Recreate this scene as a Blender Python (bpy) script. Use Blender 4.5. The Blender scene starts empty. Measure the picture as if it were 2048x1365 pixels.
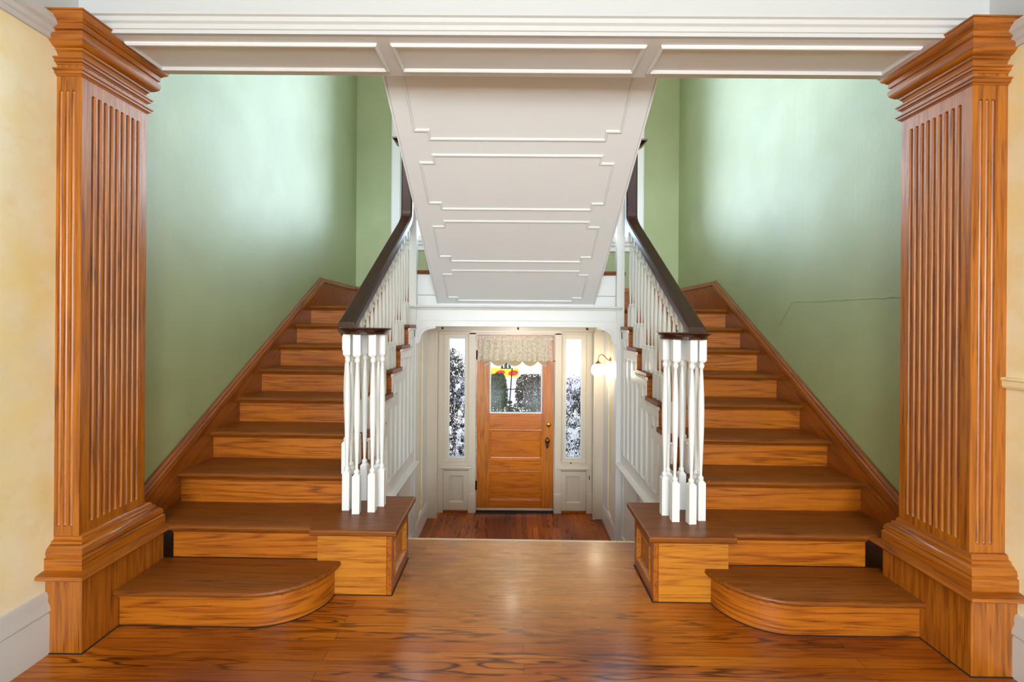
import bpy, bmesh, math, random
from mathutils import Vector, Matrix
random.seed(7)
SC = bpy.context.scene
COL = SC.collection
PI = math.pi

# ------------------------------------------------------------------ dimensions (metres)
R_ = 0.178          # riser
T_ = 0.275          # going
Y1 = 2.0            # nosing of first step
def zs(k): return k*R_
def ys(k): return Y1+(k-1)*T_
XW = 2.045          # outer walls
XN = 0.985          # inner end of the treads
XP = 1.012          # panelled stair side
YB = 5.52           # back wall of the stairwell
YD = 4.96           # entrance wall
ZE = -4*R_          # entrance floor
YL = 2.912          # edge of the hall floor
CX = -0.018         # centre line of the entrance
SOF_M, SOF_Z = 0.647, 1.643    # underside of the upper flight

def settle(v):
    """the old hall floor has settled: it falls about half a degree to the right"""
    k = 0.008*max(0.0, min(1.0, (4.6-v[1])/1.6))  # shear factor fitted to slopes in the image
    return (v[0], v[1], v[2]-k*v[0])

# ------------------------------------------------------------------ materials
def srgb(r, g, b):
    f = lambda c: (c/255/12.92) if c/255 <= 0.04045 else ((c/255+0.055)/1.055)**2.4
    return (f(r), f(g), f(b), 1.0)

class NT:
    def __init__(s, name):
        s.m = bpy.data.materials.new(name); s.m.use_nodes = True
        s.t = s.m.node_tree; s.n = s.t.nodes; s.l = s.t.links
        s.bsdf = s.n['Principled BSDF']; s.out = s.n['Material Output']
    def add(s, typ, **kw):
        nd = s.n.new(typ)
        for k, v in kw.items():
            if k.startswith('i_'):
                nd.inputs[int(k[2:]) if k[2:].isdigit() else k[2:]].default_value = v
            else: setattr(nd, k, v)
        return nd
    def link(s, a, b): s.l.new(a, b)
    def math(s, op, a, b=None, clamp=False):
        nd = s.n.new('ShaderNodeMath'); nd.operation = op; nd.use_clamp = clamp
        for i, v in enumerate((a, b)):
            if v is None: continue
            if hasattr(v, 'default_value'): s.l.new(v, nd.inputs[i])
            else: nd.inputs[i].default_value = v
        return nd.outputs[0]
    def vmul(s, a, vec):
        nd = s.n.new('ShaderNodeVectorMath'); nd.operation = 'MULTIPLY'
        s.l.new(a, nd.inputs[0]); nd.inputs[1].default_value = vec
        return nd.outputs[0]
    def vadd(s, a, b):
        nd = s.n.new('ShaderNodeVectorMath'); nd.operation = 'ADD'
        s.l.new(a, nd.inputs[0])
        if hasattr(b, 'default_value'): s.l.new(b, nd.inputs[1])
        else: nd.inputs[1].default_value = b
        return nd.outputs[0]
    def noise(s, vec, scale, detail=3, rough=0.55):
        nd = s.n.new('ShaderNodeTexNoise'); nd.inputs['Scale'].default_value = scale
        nd.inputs['Detail'].default_value = detail; nd.inputs['Roughness'].default_value = rough
        s.l.new(vec, nd.inputs['Vector']); return nd.outputs['Fac']
    def mix(s, f, a, b):
        nd = s.n.new('ShaderNodeMix'); nd.data_type = 'RGBA'
        for sock, v in ((nd.inputs[0], f), (nd.inputs[6], a), (nd.inputs[7], b)):
            if hasattr(v, 'default_value'): s.l.new(v, sock)
            else: sock.default_value = v
        return nd.outputs[2]
    def ramp(s, fac, p0, p1):
        nd = s.n.new('ShaderNodeMapRange'); nd.inputs['From Min'].default_value = p0
        nd.inputs['From Max'].default_value = p1; nd.clamp = True
        s.l.new(fac, nd.inputs[0]); return nd.outputs[0]
    def bump(s, h, strength, dist=0.002):
        nd = s.n.new('ShaderNodeBump'); nd.inputs['Strength'].default_value = strength
        nd.inputs['Distance'].default_value = dist
        s.l.new(h, nd.inputs['Height']); s.l.new(nd.outputs[0], s.bsdf.inputs['Normal'])
    def set(s, **kw):
        for k, v in kw.items():
            s.bsdf.inputs[k.replace('_', ' ')].default_value = v

def stain(c, k=0.80):   # amber shellac: deepens the bare colour
    return (c[0]*k, c[1]*k*0.90, c[2]*k*0.42, 1.0)
def wood(name, axis, light, dark, pore, rough=0.32, ringf=34, figure=0.62, coat=0.25, spec=0.5, k=0.80, streak=0.35):
    light, dark, pore = stain(light, k), stain(dark, k), stain(pore, k)
    n = NT(name)
    tc = n.add('ShaderNodeTexCoord'); oi = n.add('ShaderNodeObjectInfo')
    rnd = n.math('MULTIPLY', oi.outputs['Random'], 17.3)
    cmb = n.add('ShaderNodeCombineXYZ')
    for i in range(3): n.link(rnd, cmb.inputs[i])
    src = tc.outputs['Object']
    if axis == 's':
        mp = n.add('ShaderNodeMapping'); mp.inputs['Rotation'].default_value = (-math.atan(0.64), 0, 0)
        n.link(src, mp.inputs[0]); src = mp.outputs[0]; axis = 'y'
    v = n.vadd(src, cmb.outputs[0])
    def sc(along, cross):   # 'h': level grain that follows a bent or mitred piece
        return tuple(along if (c == axis or (axis == 'h' and c in 'xy')) else cross for c in 'xyz')
    n1 = n.noise(n.vmul(v, sc(0.5, 8.5)), 1.0, 2.5, 0.5)
    rings = n.math('SINE', n.math('MULTIPLY', n1, ringf*2))
    rings = n.ramp(rings, -0.6, 1.0)
    n2 = n.noise(n.vmul(v, sc(5, 170)), 1.0, 3, 0.65)
    pores = n.ramp(n2, 0.50, 0.66)
    n3 = n.noise(n.vmul(v, sc(1.2, 3.0)), 1.0, 2, 0.5)
    tone = n.ramp(n3, 0.3, 0.72)
    n4 = n.noise(n.vmul(v, sc(2.5, 60)), 1.0, 2, 0.5)
    f = n.math('MULTIPLY', n.math('POWER', rings, 3.0), figure)
    f = n.math('ADD', f, n.math('MULTIPLY', n.ramp(n4, 0.42, 0.72), streak), True)
    c = n.mix(f, light, dark)
    c = n.mix(n.math('MULTIPLY', tone, 0.40), c, dark)
    c = n.mix(n.math('MULTIPLY', pores, n.math('ADD', n.math('MULTIPLY', rings, 0.45), 0.32)), c, pore)
    # scuffs and nicks: tiny pale chips, mostly on lower edges
    n5 = n.noise(v, 55, 2, 0.5)
    chip = n.ramp(n5, 0.765, 0.79)
    c = n.mix(n.math('MULTIPLY', chip, 0.45), c, srgb(215, 165, 95))
    n.link(c, n.bsdf.inputs['Base Color'])
    rr = n.math('ADD', n.math('MULTIPLY', n3, 0.22), rough-0.11)
    n.link(rr, n.bsdf.inputs['Roughness'])
    n.bsdf.inputs['Coat Weight'].default_value = coat
    n.bsdf.inputs['Coat Roughness'].default_value = 0.24
    n.bsdf.inputs['Specular IOR Level'].default_value = spec
    n.bump(n.math('ADD', n.math('MULTIPLY', f, 0.4), n.math('MULTIPLY', n2, 0.6)), 0.25, 0.0012)
    return n.m

def planks(name, axis, light, mid, dark, pore, rough, wear=0.0):
    """strip flooring: narrow boards along the axis, every board with its own grain"""
    light, mid, dark, pore = [stain(q, 1.1) for q in (light, mid, dark, pore)]
    n = NT(name)
    tc = n.add('ShaderNodeTexCoord')
    mp = n.add('ShaderNodeMapping')
    if axis == 'y': mp.inputs['Rotation'].default_value = (0, 0, PI/2)
    n.link(tc.outputs['Object'], mp.inputs[0]); v = mp.outputs[0]
    br = n.add('ShaderNodeTexBrick', offset=0.37, offset_frequency=2, squash=1.0)
    for k, val in (('Color1', (0, 0, 0, 1)), ('Color2', (1, 1, 1, 1)), ('Mortar', (0.5, 0.5, 0.5, 1)), ('Scale', 1.0), ('Mortar Size', 0.0011),
                   ('Mortar Smooth', 0.3), ('Bias', 0.0), ('Brick Width', 2.3), ('Row Height', 0.0575)):
        br.inputs[k].default_value = val
    n.link(v, br.inputs['Vector'])
    sep = n.add('ShaderNodeSeparateColor'); n.link(br.outputs['Color'], sep.inputs[0])
    b = sep.outputs[0]
    cmb = n.add('ShaderNodeCombineXYZ')
    for i, k in enumerate((9.1, 23.7, 5.3)): n.link(n.math('MULTIPLY', b, k), cmb.inputs[i])
    vv = n.vadd(v, cmb.outputs[0])
    n1 = n.noise(n.vmul(vv, (0.9, 9.0, 1.0)), 1.0, 3.0, 0.55)
    rings = n.ramp(n.math('SINE', n.math('MULTIPLY', n1, 62)), -0.2, 1.0)
    hot = n.ramp(n.noise(n.vmul(vv, (0.8, 3.0, 1)), 1.0, 2), 0.42, 0.62)
    n2 = n.noise(n.vmul(vv, (4, 170, 1)), 1.0, 3, 0.65)
    n3 = n.noise(n.vmul(v, (1.0, 1.5, 1)), 1.0, 2, 0.5)
    c = n.mix(b, light, mid)
    c = n.mix(n.ramp(n3, 0.40, 0.66), c, dark)
    c = n.mix(n.math('MULTIPLY', n.math('POWER', rings, 2.5), n.math('MULTIPLY', n.math('ADD', hot, 0.12), 0.78)), c, pore)
    c = n.mix(n.math('MULTIPLY', n.ramp(n2, 0.50, 0.68), 0.5), c, pore)
    c = n.mix(n.math('MULTIPLY', br.outputs['Fac'], 0.75), c, (0.012, 0.005, 0.002, 1))
    rr = n.math('ADD', n.math('MULTIPLY', n.noise(v, 2.2, 3), 0.20), rough-0.1)
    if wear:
        # sheen of door light painted into the walkway colour, over some rubbed finish
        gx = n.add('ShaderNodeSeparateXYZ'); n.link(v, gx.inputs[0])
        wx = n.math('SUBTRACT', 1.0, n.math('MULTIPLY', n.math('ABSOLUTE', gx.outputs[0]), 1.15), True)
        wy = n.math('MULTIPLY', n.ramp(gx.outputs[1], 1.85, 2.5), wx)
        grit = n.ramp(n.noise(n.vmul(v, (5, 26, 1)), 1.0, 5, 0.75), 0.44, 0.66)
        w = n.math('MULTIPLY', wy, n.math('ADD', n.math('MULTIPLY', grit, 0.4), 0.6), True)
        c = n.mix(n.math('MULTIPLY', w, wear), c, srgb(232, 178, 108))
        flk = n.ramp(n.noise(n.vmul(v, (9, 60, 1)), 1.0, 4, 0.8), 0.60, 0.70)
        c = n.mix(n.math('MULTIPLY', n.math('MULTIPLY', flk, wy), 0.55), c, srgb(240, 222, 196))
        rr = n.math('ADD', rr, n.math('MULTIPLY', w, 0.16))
    n.link(c, n.bsdf.inputs['Base Color']); n.link(rr, n.bsdf.inputs['Roughness'])
    n.bsdf.inputs['Coat Weight'].default_value = 0.2; n.bsdf.inputs['Coat Roughness'].default_value = 0.15
    h = n.math('SUBTRACT', n.math('MULTIPLY', n2, 0.5), n.math('MULTIPLY', br.outputs['Fac'], 1.2))
    h = n.math('ADD', h, n.math('MULTIPLY', n.noise(n.vmul(v, (1.5, 14, 1)), 1.0, 2), 1.2))
    n.bump(h, 0.28, 0.0016)
    return n.m

def paint(name, col, rough=0.35, var=0.06, bump=0.12, bscale=60, spec=0.5, tint=None, streak=None, coat=0.0):
    n = NT(name); tc = n.add('ShaderNodeTexCoord'); v = tc.outputs['Object']
    nn = n.noise(v, 3.0, 4)
    c = n.mix(n.math('MULTIPLY', n.ramp(nn, 0.35, 0.7), var*4), col, tint or tuple(x*0.85 for x in col[:3])+(1,))
    n.link(c, n.bsdf.inputs['Base Color'])
    n.set(Roughness=rough, Specular_IOR_Level=spec, Coat_Weight=coat)
    vb = n.vmul(v, streak) if streak else v
    n.bump(n.noise(vb, bscale, 4), bump, 0.002)
    return n.m

M = {}
M['white'] = paint('white_paint', srgb(232, 233, 233), 0.34, 0.02, 0.06, 40)
M['warm_white'] = paint('warm_white_paint', srgb(222, 210, 192), 0.40, 0.03, 0.08, 40)
M['frieze'] = paint('matte_white_plaster', srgb(203, 203, 203), 0.6, 0.02, 0.1, 25)
M['soffit'] = paint('satin_white_boards', srgb(238, 240, 243), 0.36, 0.02, 0.05, 30)
M['green'] = None; M['yellow'] = None
OAK = dict(light=srgb(196, 112, 34), dark=srgb(136, 66, 14), pore=srgb(74, 30, 6))
M['oak_x'] = wood('orange_oak_boards', 'x', srgb(206, 124, 40), srgb(150, 76, 18), srgb(84, 36, 8), rough=0.34)
M['oak_face'] = wood('honey_oak_face', 'x', srgb(222, 152, 62), srgb(178, 104, 32), srgb(112, 58, 16), rough=0.36, figure=0.6)
M['oak_bend'] = wood('orange_oak_bent_riser', 'h', srgb(206, 124, 40), srgb(150, 76, 18), srgb(84, 36, 8), rough=0.34)
M['oak_y'] = wood('orange_oak_side_boards', 'y', **OAK)
M['oak_z'] = wood('fluted_oak', 'z', srgb(194, 120, 40), srgb(144, 76, 20), srgb(78, 34, 8), rough=0.33, figure=0.28, coat=0.4, k=0.90, streak=0.8)
M['oak_mould_y'] = wood('oak_moulding', 'h', srgb(190, 114, 38), srgb(136, 70, 18), srgb(72, 30, 6), rough=0.32, figure=0.10, k=0.88, streak=0.7)
M['oak_s'] = wood('raking_oak_board', 's', srgb(176, 98, 32), srgb(118, 58, 14), srgb(62, 26, 6), rough=0.30, figure=0.3)
M['tread'] = wood('dark_oak_tread', 'x', srgb(140, 80, 30), srgb(104, 54, 16), srgb(56, 25, 7), rough=0.40, figure=0.3, coat=0.06, spec=0.35, k=0.95)
M['mahogany'] = wood('dark_mahogany', 's', srgb(66, 30, 26), srgb(46, 20, 18), srgb(26, 10, 10), rough=0.36, figure=0.4, coat=0.08, spec=0.35)
M['mahogany_turned'] = wood('dark_mahogany_cap', 'x', srgb(66, 28, 24), srgb(44, 17, 15), srgb(24, 9, 8), rough=0.2, figure=0.5, coat=0.6)
M['door_z'] = wood('door_oak_upright', 'z', srgb(204, 128, 54), srgb(164, 92, 30), srgb(104, 50, 14), rough=0.36, k=1.1)
M['door_x'] = wood('door_oak_level', 'x', srgb(210, 124, 36), srgb(172, 90, 20), srgb(104, 48, 10), rough=0.34, figure=0.4, k=1.1)
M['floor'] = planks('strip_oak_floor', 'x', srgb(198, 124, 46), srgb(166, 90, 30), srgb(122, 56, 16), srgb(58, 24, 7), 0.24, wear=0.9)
M['vest'] = planks('vestibule_strip_floor', 'y', srgb(204, 112, 42), srgb(150, 72, 26), srgb(114, 50, 17), srgb(44, 17, 6), 0.34)

def m_green():
    n = NT('green_gloss_wall_paint'); tc = n.add('ShaderNodeTexCoord'); v = tc.outputs['Object']
    a, b = srgb(154, 166, 118), srgb(144, 157, 107)
    c = n.mix(n.ramp(n.noise(v, 1.8, 4), 0.35, 0.65), a, b)
    n.link(c, n.bsdf.inputs['Base Color'])
    rr = n.math('ADD', n.math('MULTIPLY', n.noise(v, 4, 3), 0.14), 0.46)
    n.link(rr, n.bsdf.inputs['Roughness']); n.set(Specular_IOR_Level=0.8, Coat_Weight=0.7, Coat_Roughness=0.54)
    plaster = n.noise(n.vmul(v, (1, 1.0, 0.45)), 46, 4, 0.6)
    brush = n.noise(n.vmul(v, (14, 14, 0.35)), 2.4, 2, 0.5)
    waves = n.noise(v, 5.0, 2, 0.4)
    h = n.math('ADD', n.math('MULTIPLY', plaster, 0.5), n.math('ADD', n.math('MULTIPLY', brush, 0.35), n.math('MULTIPLY', waves, 1.6)))
    n.bump(h, 0.32, 0.004)
    return n.m
def m_yellow():
    n = NT('sponged_yellow_wall_paint'); tc = n.add('ShaderNodeTexCoord'); v = tc.outputs['Object']
    w = n.noise(v, 3.2, 5, 0.62); w2 = n.noise(v, 9.0, 4, 0.7)
    c = n.mix(n.ramp(w, 0.36, 0.64), srgb(249, 240, 210), srgb(246, 226, 162))
    c = n.mix(n.math('MULTIPLY', n.ramp(w2, 0.5, 0.72), 0.35), c, srgb(236, 208, 136))
    c = n.mix(n.math('MULTIPLY', n.ramp(n.noise(v, 2.1, 3), 0.58, 0.72), 0.5), c, srgb(232, 226, 206))
    n.link(c, n.bsdf.inputs['Base Color']); n.set(Roughness=0.55)
    n.bump(n.noise(v, 35, 4), 0.15, 0.003)
    return n.m
M['green'] = m_green(); M['yellow'] = m_yellow()

def simple(name, col, rough=0.4, metal=0.0, emit=None, es=0.0):
    n = NT(name); n.set(Base_Color=col, Roughness=rough, Metallic=metal)
    tc = n.add('ShaderNodeTexCoord')
    nn = n.noise(tc.outputs['Object'], 25, 3)
    c = n.mix(n.ramp(nn, 0.3, 0.7), col, tuple(x*0.86 for x in col[:3])+(1,))
    n.link(c, n.bsdf.inputs['Base Color'])
    if emit:
        n.bsdf.inputs['Emission Color'].default_value = emit; n.bsdf.inputs['Emission Strength'].default_value = es
    return n.m
M['brass'] = simple('polished_brass', srgb(214, 160, 66), 0.22, 1.0)
M['dark_brass'] = simple('aged_bronze', srgb(108, 78, 42), 0.38, 1.0)
M['iron'] = simple('black_iron', srgb(40, 32, 28), 0.5, 0.6)
M['silver'] = simple('aluminium_weatherstrip', srgb(214, 214, 212), 0.35, 0.4)
M['worn_edge'] = simple('worn_pale_oak_edge', srgb(236, 206, 166), 0.25)  # worn oak, paled further to paint the highlight along the lip
M['grime'] = simple('dark_grime_line', srgb(38, 24, 14), 0.8)  # dark strips painting the shadow line at the bases, together with dirt
M['rubber'] = simple('dark_rubber_sweep', srgb(58, 54, 50), 0.7)
M['globe'] = simple('lit_opal_glass', srgb(255, 244, 226), 0.25, 0.0, (1.0, 0.86, 0.64, 1), 15.0)
M['chip'] = simple('chipped_brown_paint', srgb(120, 62, 36), 0.7)
M['trunk'] = simple('grey_brown_bark', srgb(92, 72, 54), 0.85)
M['leaf'] = simple('dark_green_leaves', srgb(44, 70, 34), 0.85)
M['leaf2'] = simple('olive_brown_leaves', srgb(62, 56, 34), 0.85)
M['leaf3'] = simple('deep_green_hedge_leaves', srgb(34, 56, 28), 0.85)
M['leaf4'] = simple('dark_narrow_leaves', srgb(58, 62, 46), 0.8)
M['stucco'] = simple('pale_stucco', srgb(240, 240, 242), 0.9)
M['pave'] = simple('sunlit_concrete', srgb(226, 216, 200), 0.9)
M['asphalt'] = simple('pale_asphalt', srgb(186, 184, 184), 0.9)
M['signY'] = simple('yellow_sign_enamel', srgb(250, 186, 44), 0.4)
M['signR'] = simple('red_sign_enamel', srgb(206, 44, 40), 0.4)
M['signG'] = simple('dark_green_sign_enamel', srgb(30, 52, 34), 0.4)
M['signW'] = simple('white_sign_enamel', srgb(240, 238, 228), 0.4)
M['bead'] = simple('white_glazing_bead', srgb(236, 240, 242), 0.35)

def thin_glass(name):
    n = NT(name); n.n.remove(n.bsdf)
    tr = n.add('ShaderNodeBsdfTransparent'); gl = n.add('ShaderNodeBsdfGlossy'); gl.inputs['Roughness'].default_value = 0.02
    tr.inputs[0].default_value = (0.95, 0.97, 0.97, 1)
    fr = n.add('ShaderNodeFresnel'); fr.inputs[0].default_value = 1.45
    mx = n.add('ShaderNodeMixShader'); n.link(fr.outputs[0], mx.inputs[0]); n.link(tr.outputs[0], mx.inputs[1]); n.link(gl.outputs[0], mx.inputs[2])
    n.link(mx.outputs[0], n.out.inputs[0]); return n.m
M['glass'] = thin_glass('clear_window_glass')
def chip_glass():
    """glue-chipped privacy glass: feathery facets bend what is behind"""
    n = NT('feathered_privacy_glass'); tc = n.add('ShaderNodeTexCoord'); v = tc.outputs['Object']
    w = n.add('ShaderNodeTexNoise'); w.inputs['Scale'].default_value = 9; n.link(v, w.inputs['Vector'])
    v2 = n.vadd(n.vmul(v, (1, 1, 0.6)), n.vmul(w.outputs['Color'], (0.10, 0.10, 0.10)))
    vo = n.add('ShaderNodeTexVoronoi', feature='F1'); vo.inputs['Scale'].default_value = 40; n.link(v2, vo.inputs['Vector'])
    h = n.math('MULTIPLY', vo.outputs['Distance'], 1.0)
    n.set(Base_Color=(0.74, 0.76, 0.80, 1), Roughness=0.0, IOR=1.45, Transmission_Weight=1.0)
    n.bump(h, 0.30, 0.006); return n.m
M['chip_glass'] = chip_glass()
def lace():
    n = NT('cream_lace'); tc = n.add('ShaderNodeTexCoord'); v = tc.outputs['Object']
    n.n.remove(n.bsdf)
    f = n.noise(n.vmul(v, (1, 0.2, 1)), 38, 4, 0.65)
    fl = n.ramp(f, 0.46, 0.60)
    c = n.mix(fl, srgb(255, 250, 238), srgb(244, 232, 212))
    d = n.add('ShaderNodeBsdfDiffuse'); t = n.add('ShaderNodeBsdfTranslucent'); p = n.add('ShaderNodeBsdfTransparent')
    n.link(c, d.inputs[0]); n.link(c, t.inputs[0])
    m1 = n.add('ShaderNodeMixShader'); m1.inputs[0].default_value = 0.45
    n.link(d.outputs[0], m1.inputs[1]); n.link(t.outputs[0], m1.inputs[2])
    m2 = n.add('ShaderNodeMixShader'); n.link(n.math('MULTIPLY', fl, 0.10), m2.inputs[0])
    n.link(m1.outputs[0], m2.inputs[1]); n.link(p.outputs[0], m2.inputs[2]); n.link(m2.outputs[0], n.out.inputs[0])
    return n.m
M['lace'] = lace()
def shade_cloth():
    n = NT('cream_shade_cloth'); n.n.remove(n.bsdf); tc = n.add('ShaderNodeTexCoord')
    c = n.mix(n.ramp(n.noise(tc.outputs['Object'], 90, 2), 0.3, 0.7), srgb(228, 212, 178), srgb(214, 196, 160))
    d = n.add('ShaderNodeBsdfDiffuse'); t = n.add('ShaderNodeBsdfTranslucent'); n.link(c, d.inputs[0]); n.link(c, t.inputs[0])
    m1 = n.add('ShaderNodeMixShader'); m1.inputs[0].default_value = 0.5
    n.link(d.outputs[0], m1.inputs[1]); n.link(t.outputs[0], m1.inputs[2]); n.link(m1.outputs[0], n.out.inputs[0]); return n.m
M['shade'] = shade_cloth()

# ------------------------------------------------------------------ mesh helpers
class MB:
    def __init__(s): s.bm = bmesh.new()
    def poly(s, pts): return s.bm.faces.new([s.bm.verts.new(p) for p in pts])
    def hexa(s, a, b):
        """box between two quads a (4 pts) and b (4 pts)"""
        va = [s.bm.verts.new(p) for p in a]; vb = [s.bm.verts.new(p) for p in b]
        s.bm.faces.new(va[::-1]); s.bm.faces.new(vb)
        for i in range(4): s.bm.faces.new((va[i], va[(i+1) % 4], vb[(i+1) % 4], vb[i]))
    def box(s, x0, x1, y0, y1, z0, z1):
        s.hexa([(x0, y0, z0), (x1, y0, z0), (x1, y1, z0), (x0, y1, z0)], [(x0, y0, z1), (x1, y0, z1), (x1, y1, z1), (x0, y1, z1)])
    def prism(s, pts, f, w0, w1):
        """extrude a 2D outline from w0 to w1; f(u, v, w) -> xyz"""
        va = [s.bm.verts.new(f(u, v, w0)) for u, v in pts]; vb = [s.bm.verts.new(f(u, v, w1)) for u, v in pts]
        s.bm.faces.new(va[::-1]); s.bm.faces.new(vb); k = len(pts)
        for i in range(k): s.bm.faces.new((va[i], va[(i+1) % k], vb[(i+1) % k], vb[i]))
    def loft(s, rings, cap=True, closed=True):
        vr = [[s.bm.verts.new(p) for p in r] for r in rings]; k = len(vr[0])
        for a, b in zip(vr, vr[1:]):
            for i in range(k if closed else k-1): s.bm.faces.new((a[i], a[(i+1) % k], b[(i+1) % k], b[i]))
        if cap: s.bm.faces.new(vr[0][::-1]); s.bm.faces.new(vr[-1])
    def sweep(s, path, prof, f, closed=False):
        """mitred moulding: 2D path, profile of (offset to the left of the path, height); f(u, v, h) -> xyz"""
        n = len(path); rings = []
        def nrm(a, b):
            d = Vector((b[0]-a[0], b[1]-a[1])).normalized(); return Vector((-d.y, d.x))
        for i in range(n):
            p = Vector(path[i])
            if closed or 0 < i < n-1:
                n0, n1 = nrm(path[i-1], path[i]), nrm(path[i], path[(i+1) % n])
                m = (n0+n1); m = m/(1+n0.dot(n1))
            else: m = nrm(path[0], path[1]) if i == 0 else nrm(path[-2], path[-1])
            rings.append([f(p.x+m.x*o, p.y+m.y*o, h) for o, h in prof])
        if closed: rings.append(None)
        vr = [[s.bm.verts.new(q) for q in r] for r in rings if r]
        if closed: vr.append(vr[0])
        k = len(prof)
        for a, b in zip(vr, vr[1:]):
            for i in range(k): s.bm.faces.new((a[i], a[(i+1) % k], b[(i+1) % k], b[i]))
        if not closed: s.bm.faces.new(vr[0][::-1]); s.bm.faces.new(vr[-1])
    def lathe(s, prof, c, n=14, axis='z'):
        rings = []
        for r, h in prof:
            ring = []
            for i in range(n):
                a = 2*PI*i/n; u, v = r*math.cos(a), r*math.sin(a)
                ring.append((c[0]+u, c[1]+v, c[2]+h) if axis == 'z' else (c[0]+u, c[1]+h, c[2]+v) if axis == 'y' else (c[0]+h, c[1]+u, c[2]+v))
            rings.append(ring)
        s.loft(rings)
    def tube(s, pts, r, n=8):
        rings = []
        for i, p in enumerate(pts):
            p = Vector(p); d = (Vector(pts[min(i+1, len(pts)-1)])-Vector(pts[max(i-1, 0)])).normalized()
            up = Vector((0, 0, 1)) if abs(d.z) < 0.9 else Vector((0, 1, 0))
            a = d.cross(up).normalized(); b = d.cross(a)
            rings.append([tuple(p+a*r*math.cos(2*PI*j/n)+b*r*math.sin(2*PI*j/n)) for j in range(n)])
        s.loft(rings)
    def build(s, name, mat, parent=None, bev=0.0, smooth=False, settled=True, origin=None, label=None):
        bm = s.bm
        if settled:
            for v in bm.verts: v.co = settle(v.co)
        o = Vector(parent.location) if parent is not None and origin is None and parent.type == 'EMPTY' else Vector(origin or (0, 0, 0))
        if parent is not None and parent.type != 'EMPTY': o = Vector(parent['_o'])
        for v in bm.verts: v.co -= o
        bmesh.ops.recalc_face_normals(bm, faces=bm.faces[:])
        me = bpy.data.meshes.new(name); bm.to_mesh(me); bm.free()
        me.materials.append(mat)
        if smooth:
            for p in me.polygons: p.use_smooth = True
            try: me.set_sharp_from_angle(angle=math.radians(38))
            except Exception: pass
        ob = bpy.data.objects.new(name, me); COL.objects.link(ob)
        ob['_o'] = tuple(o)
        if parent is not None: ob.parent = parent
        else: ob.location = o
        if bev:
            b = ob.modifiers.new('Bevel', 'BEVEL'); b.width = bev; b.segments = 2; b.limit_method = 'ANGLE'; b.angle_limit = math.radians(40)
        if label: ob['label'] = label
        return ob

def thing(name, label, cat, loc=(0, 0, 0), group=None, kind='thing'):
    o = bpy.data.objects.new(name, None); COL.objects.link(o)
    o.location = loc; o.empty_display_size = 0.1
    o['label'] = label; o['category'] = cat; o['kind'] = kind
    if group: o['group'] = group
    return o
def tag(o, label, cat, group=None, kind='thing'):
    o['label'] = label; o['category'] = cat; o['kind'] = kind
    if group: o['group'] = group
    return o
def struct(o, label, cat):
    o['label'] = label; o['category'] = cat; o['kind'] = 'structure'; return o
def one(fn):
    m = MB(); fn(m); return m
def box(*a): return one(lambda m: m.box(*a))
XYZ = lambda u, v, h: (u, v, h)
def arc(cx, cy, r, a0, a1, n, ry=None):
    ry = ry or r
    return [(cx+r*math.cos(a0+(a1-a0)*i/n), cy+ry*math.sin(a0+(a1-a0)*i/n)) for i in range(n+1)]

# ------------------------------------------------------------------ room shell
ZC = 3.05; ZT = 5.3
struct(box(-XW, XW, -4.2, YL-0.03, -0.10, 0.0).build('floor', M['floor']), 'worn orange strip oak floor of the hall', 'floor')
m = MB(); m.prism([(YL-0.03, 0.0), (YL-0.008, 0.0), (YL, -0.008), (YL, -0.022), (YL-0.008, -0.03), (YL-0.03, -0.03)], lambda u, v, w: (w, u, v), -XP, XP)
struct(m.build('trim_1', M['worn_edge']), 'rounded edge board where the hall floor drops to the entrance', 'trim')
# steps down to the entrance behind the edge
st = thing('entrance_steps', 'oak steps going down from the hall floor edge to the front door', 'steps', (0, YL, ZE), kind='structure')
for k in range(4):
    y = YL-0.015+0.265*k
    box(-XP, XP, y-0.02, y, zs(-k-1), zs(-k)-0.03).build('riser', M['oak_x'], st)
    if k < 3: box(-XP, XP, y-0.01, y+0.28, zs(-k-1)-0.03, zs(-k-1)).build('tread', M['tread'], st)
struct(box(-1.1, 1.1, YL+0.76, YD+0.2, ZE-0.1, ZE).build('floor.001', M['vest']), 'dark strip floor in front of the entrance door', 'floor')

# hall walls (yellow below, white frieze above), stairwell walls (green)
for s, side, yw in ((-1, 'left', 2.07), (1, 'right', 2.03)):
    a, b = sorted((s*XW, s*(XW+0.15)))
    struct(box(a, b, -4.2, yw, -0.1, ZC).build('wall_'+side, M['yellow']), 'sponged yellow plaster wall beside the %s pillar' % side, 'wall')
    struct(box(a, b, yw, YB+0.15, -0.8, ZT).build('wall_'+side+'.001', M['green']), 'green gloss painted stairwell wall above the %s flight' % side, 'wall')
    # white frieze with picture-rail moulding
    xa = s*XW; f = lambda u, v, w, xa=xa, s=s: (xa-s*u, w, v)
    m = MB(); m.prism([(-0.01, 2.625), (0.012, 2.625), (0.014, 2.645), (0.022, 2.652), (0.024, 2.672), (0.040, 2.684), (0.046, 2.70), (0.046, 2.715), (0.012, 2.718), (0.012, ZC), (-0.01, ZC)], f, -4.2, 2.0)
    struct(m.build('trim_'+('2' if s < 0 else '3'), M['frieze']), 'white picture rail and frieze at the top of the %s yellow wall' % side, 'trim')
    m = MB(); m.prism([(-0.005, 0), (0.022, 0), (0.022, 0.165), (0.018, 0.175), (0.026, 0.182), (0.024, 0.20), (0.014, 0.222), (0.016, 0.245), (0.010, 0.262), (-0.005, 0.265)], f, -4.2, 1.94)
    struct(m.build('baseboard_'+side, M['frieze'], smooth=True), 'tall white moulded baseboard below the %s yellow wall' % side, 'baseboard')
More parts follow.
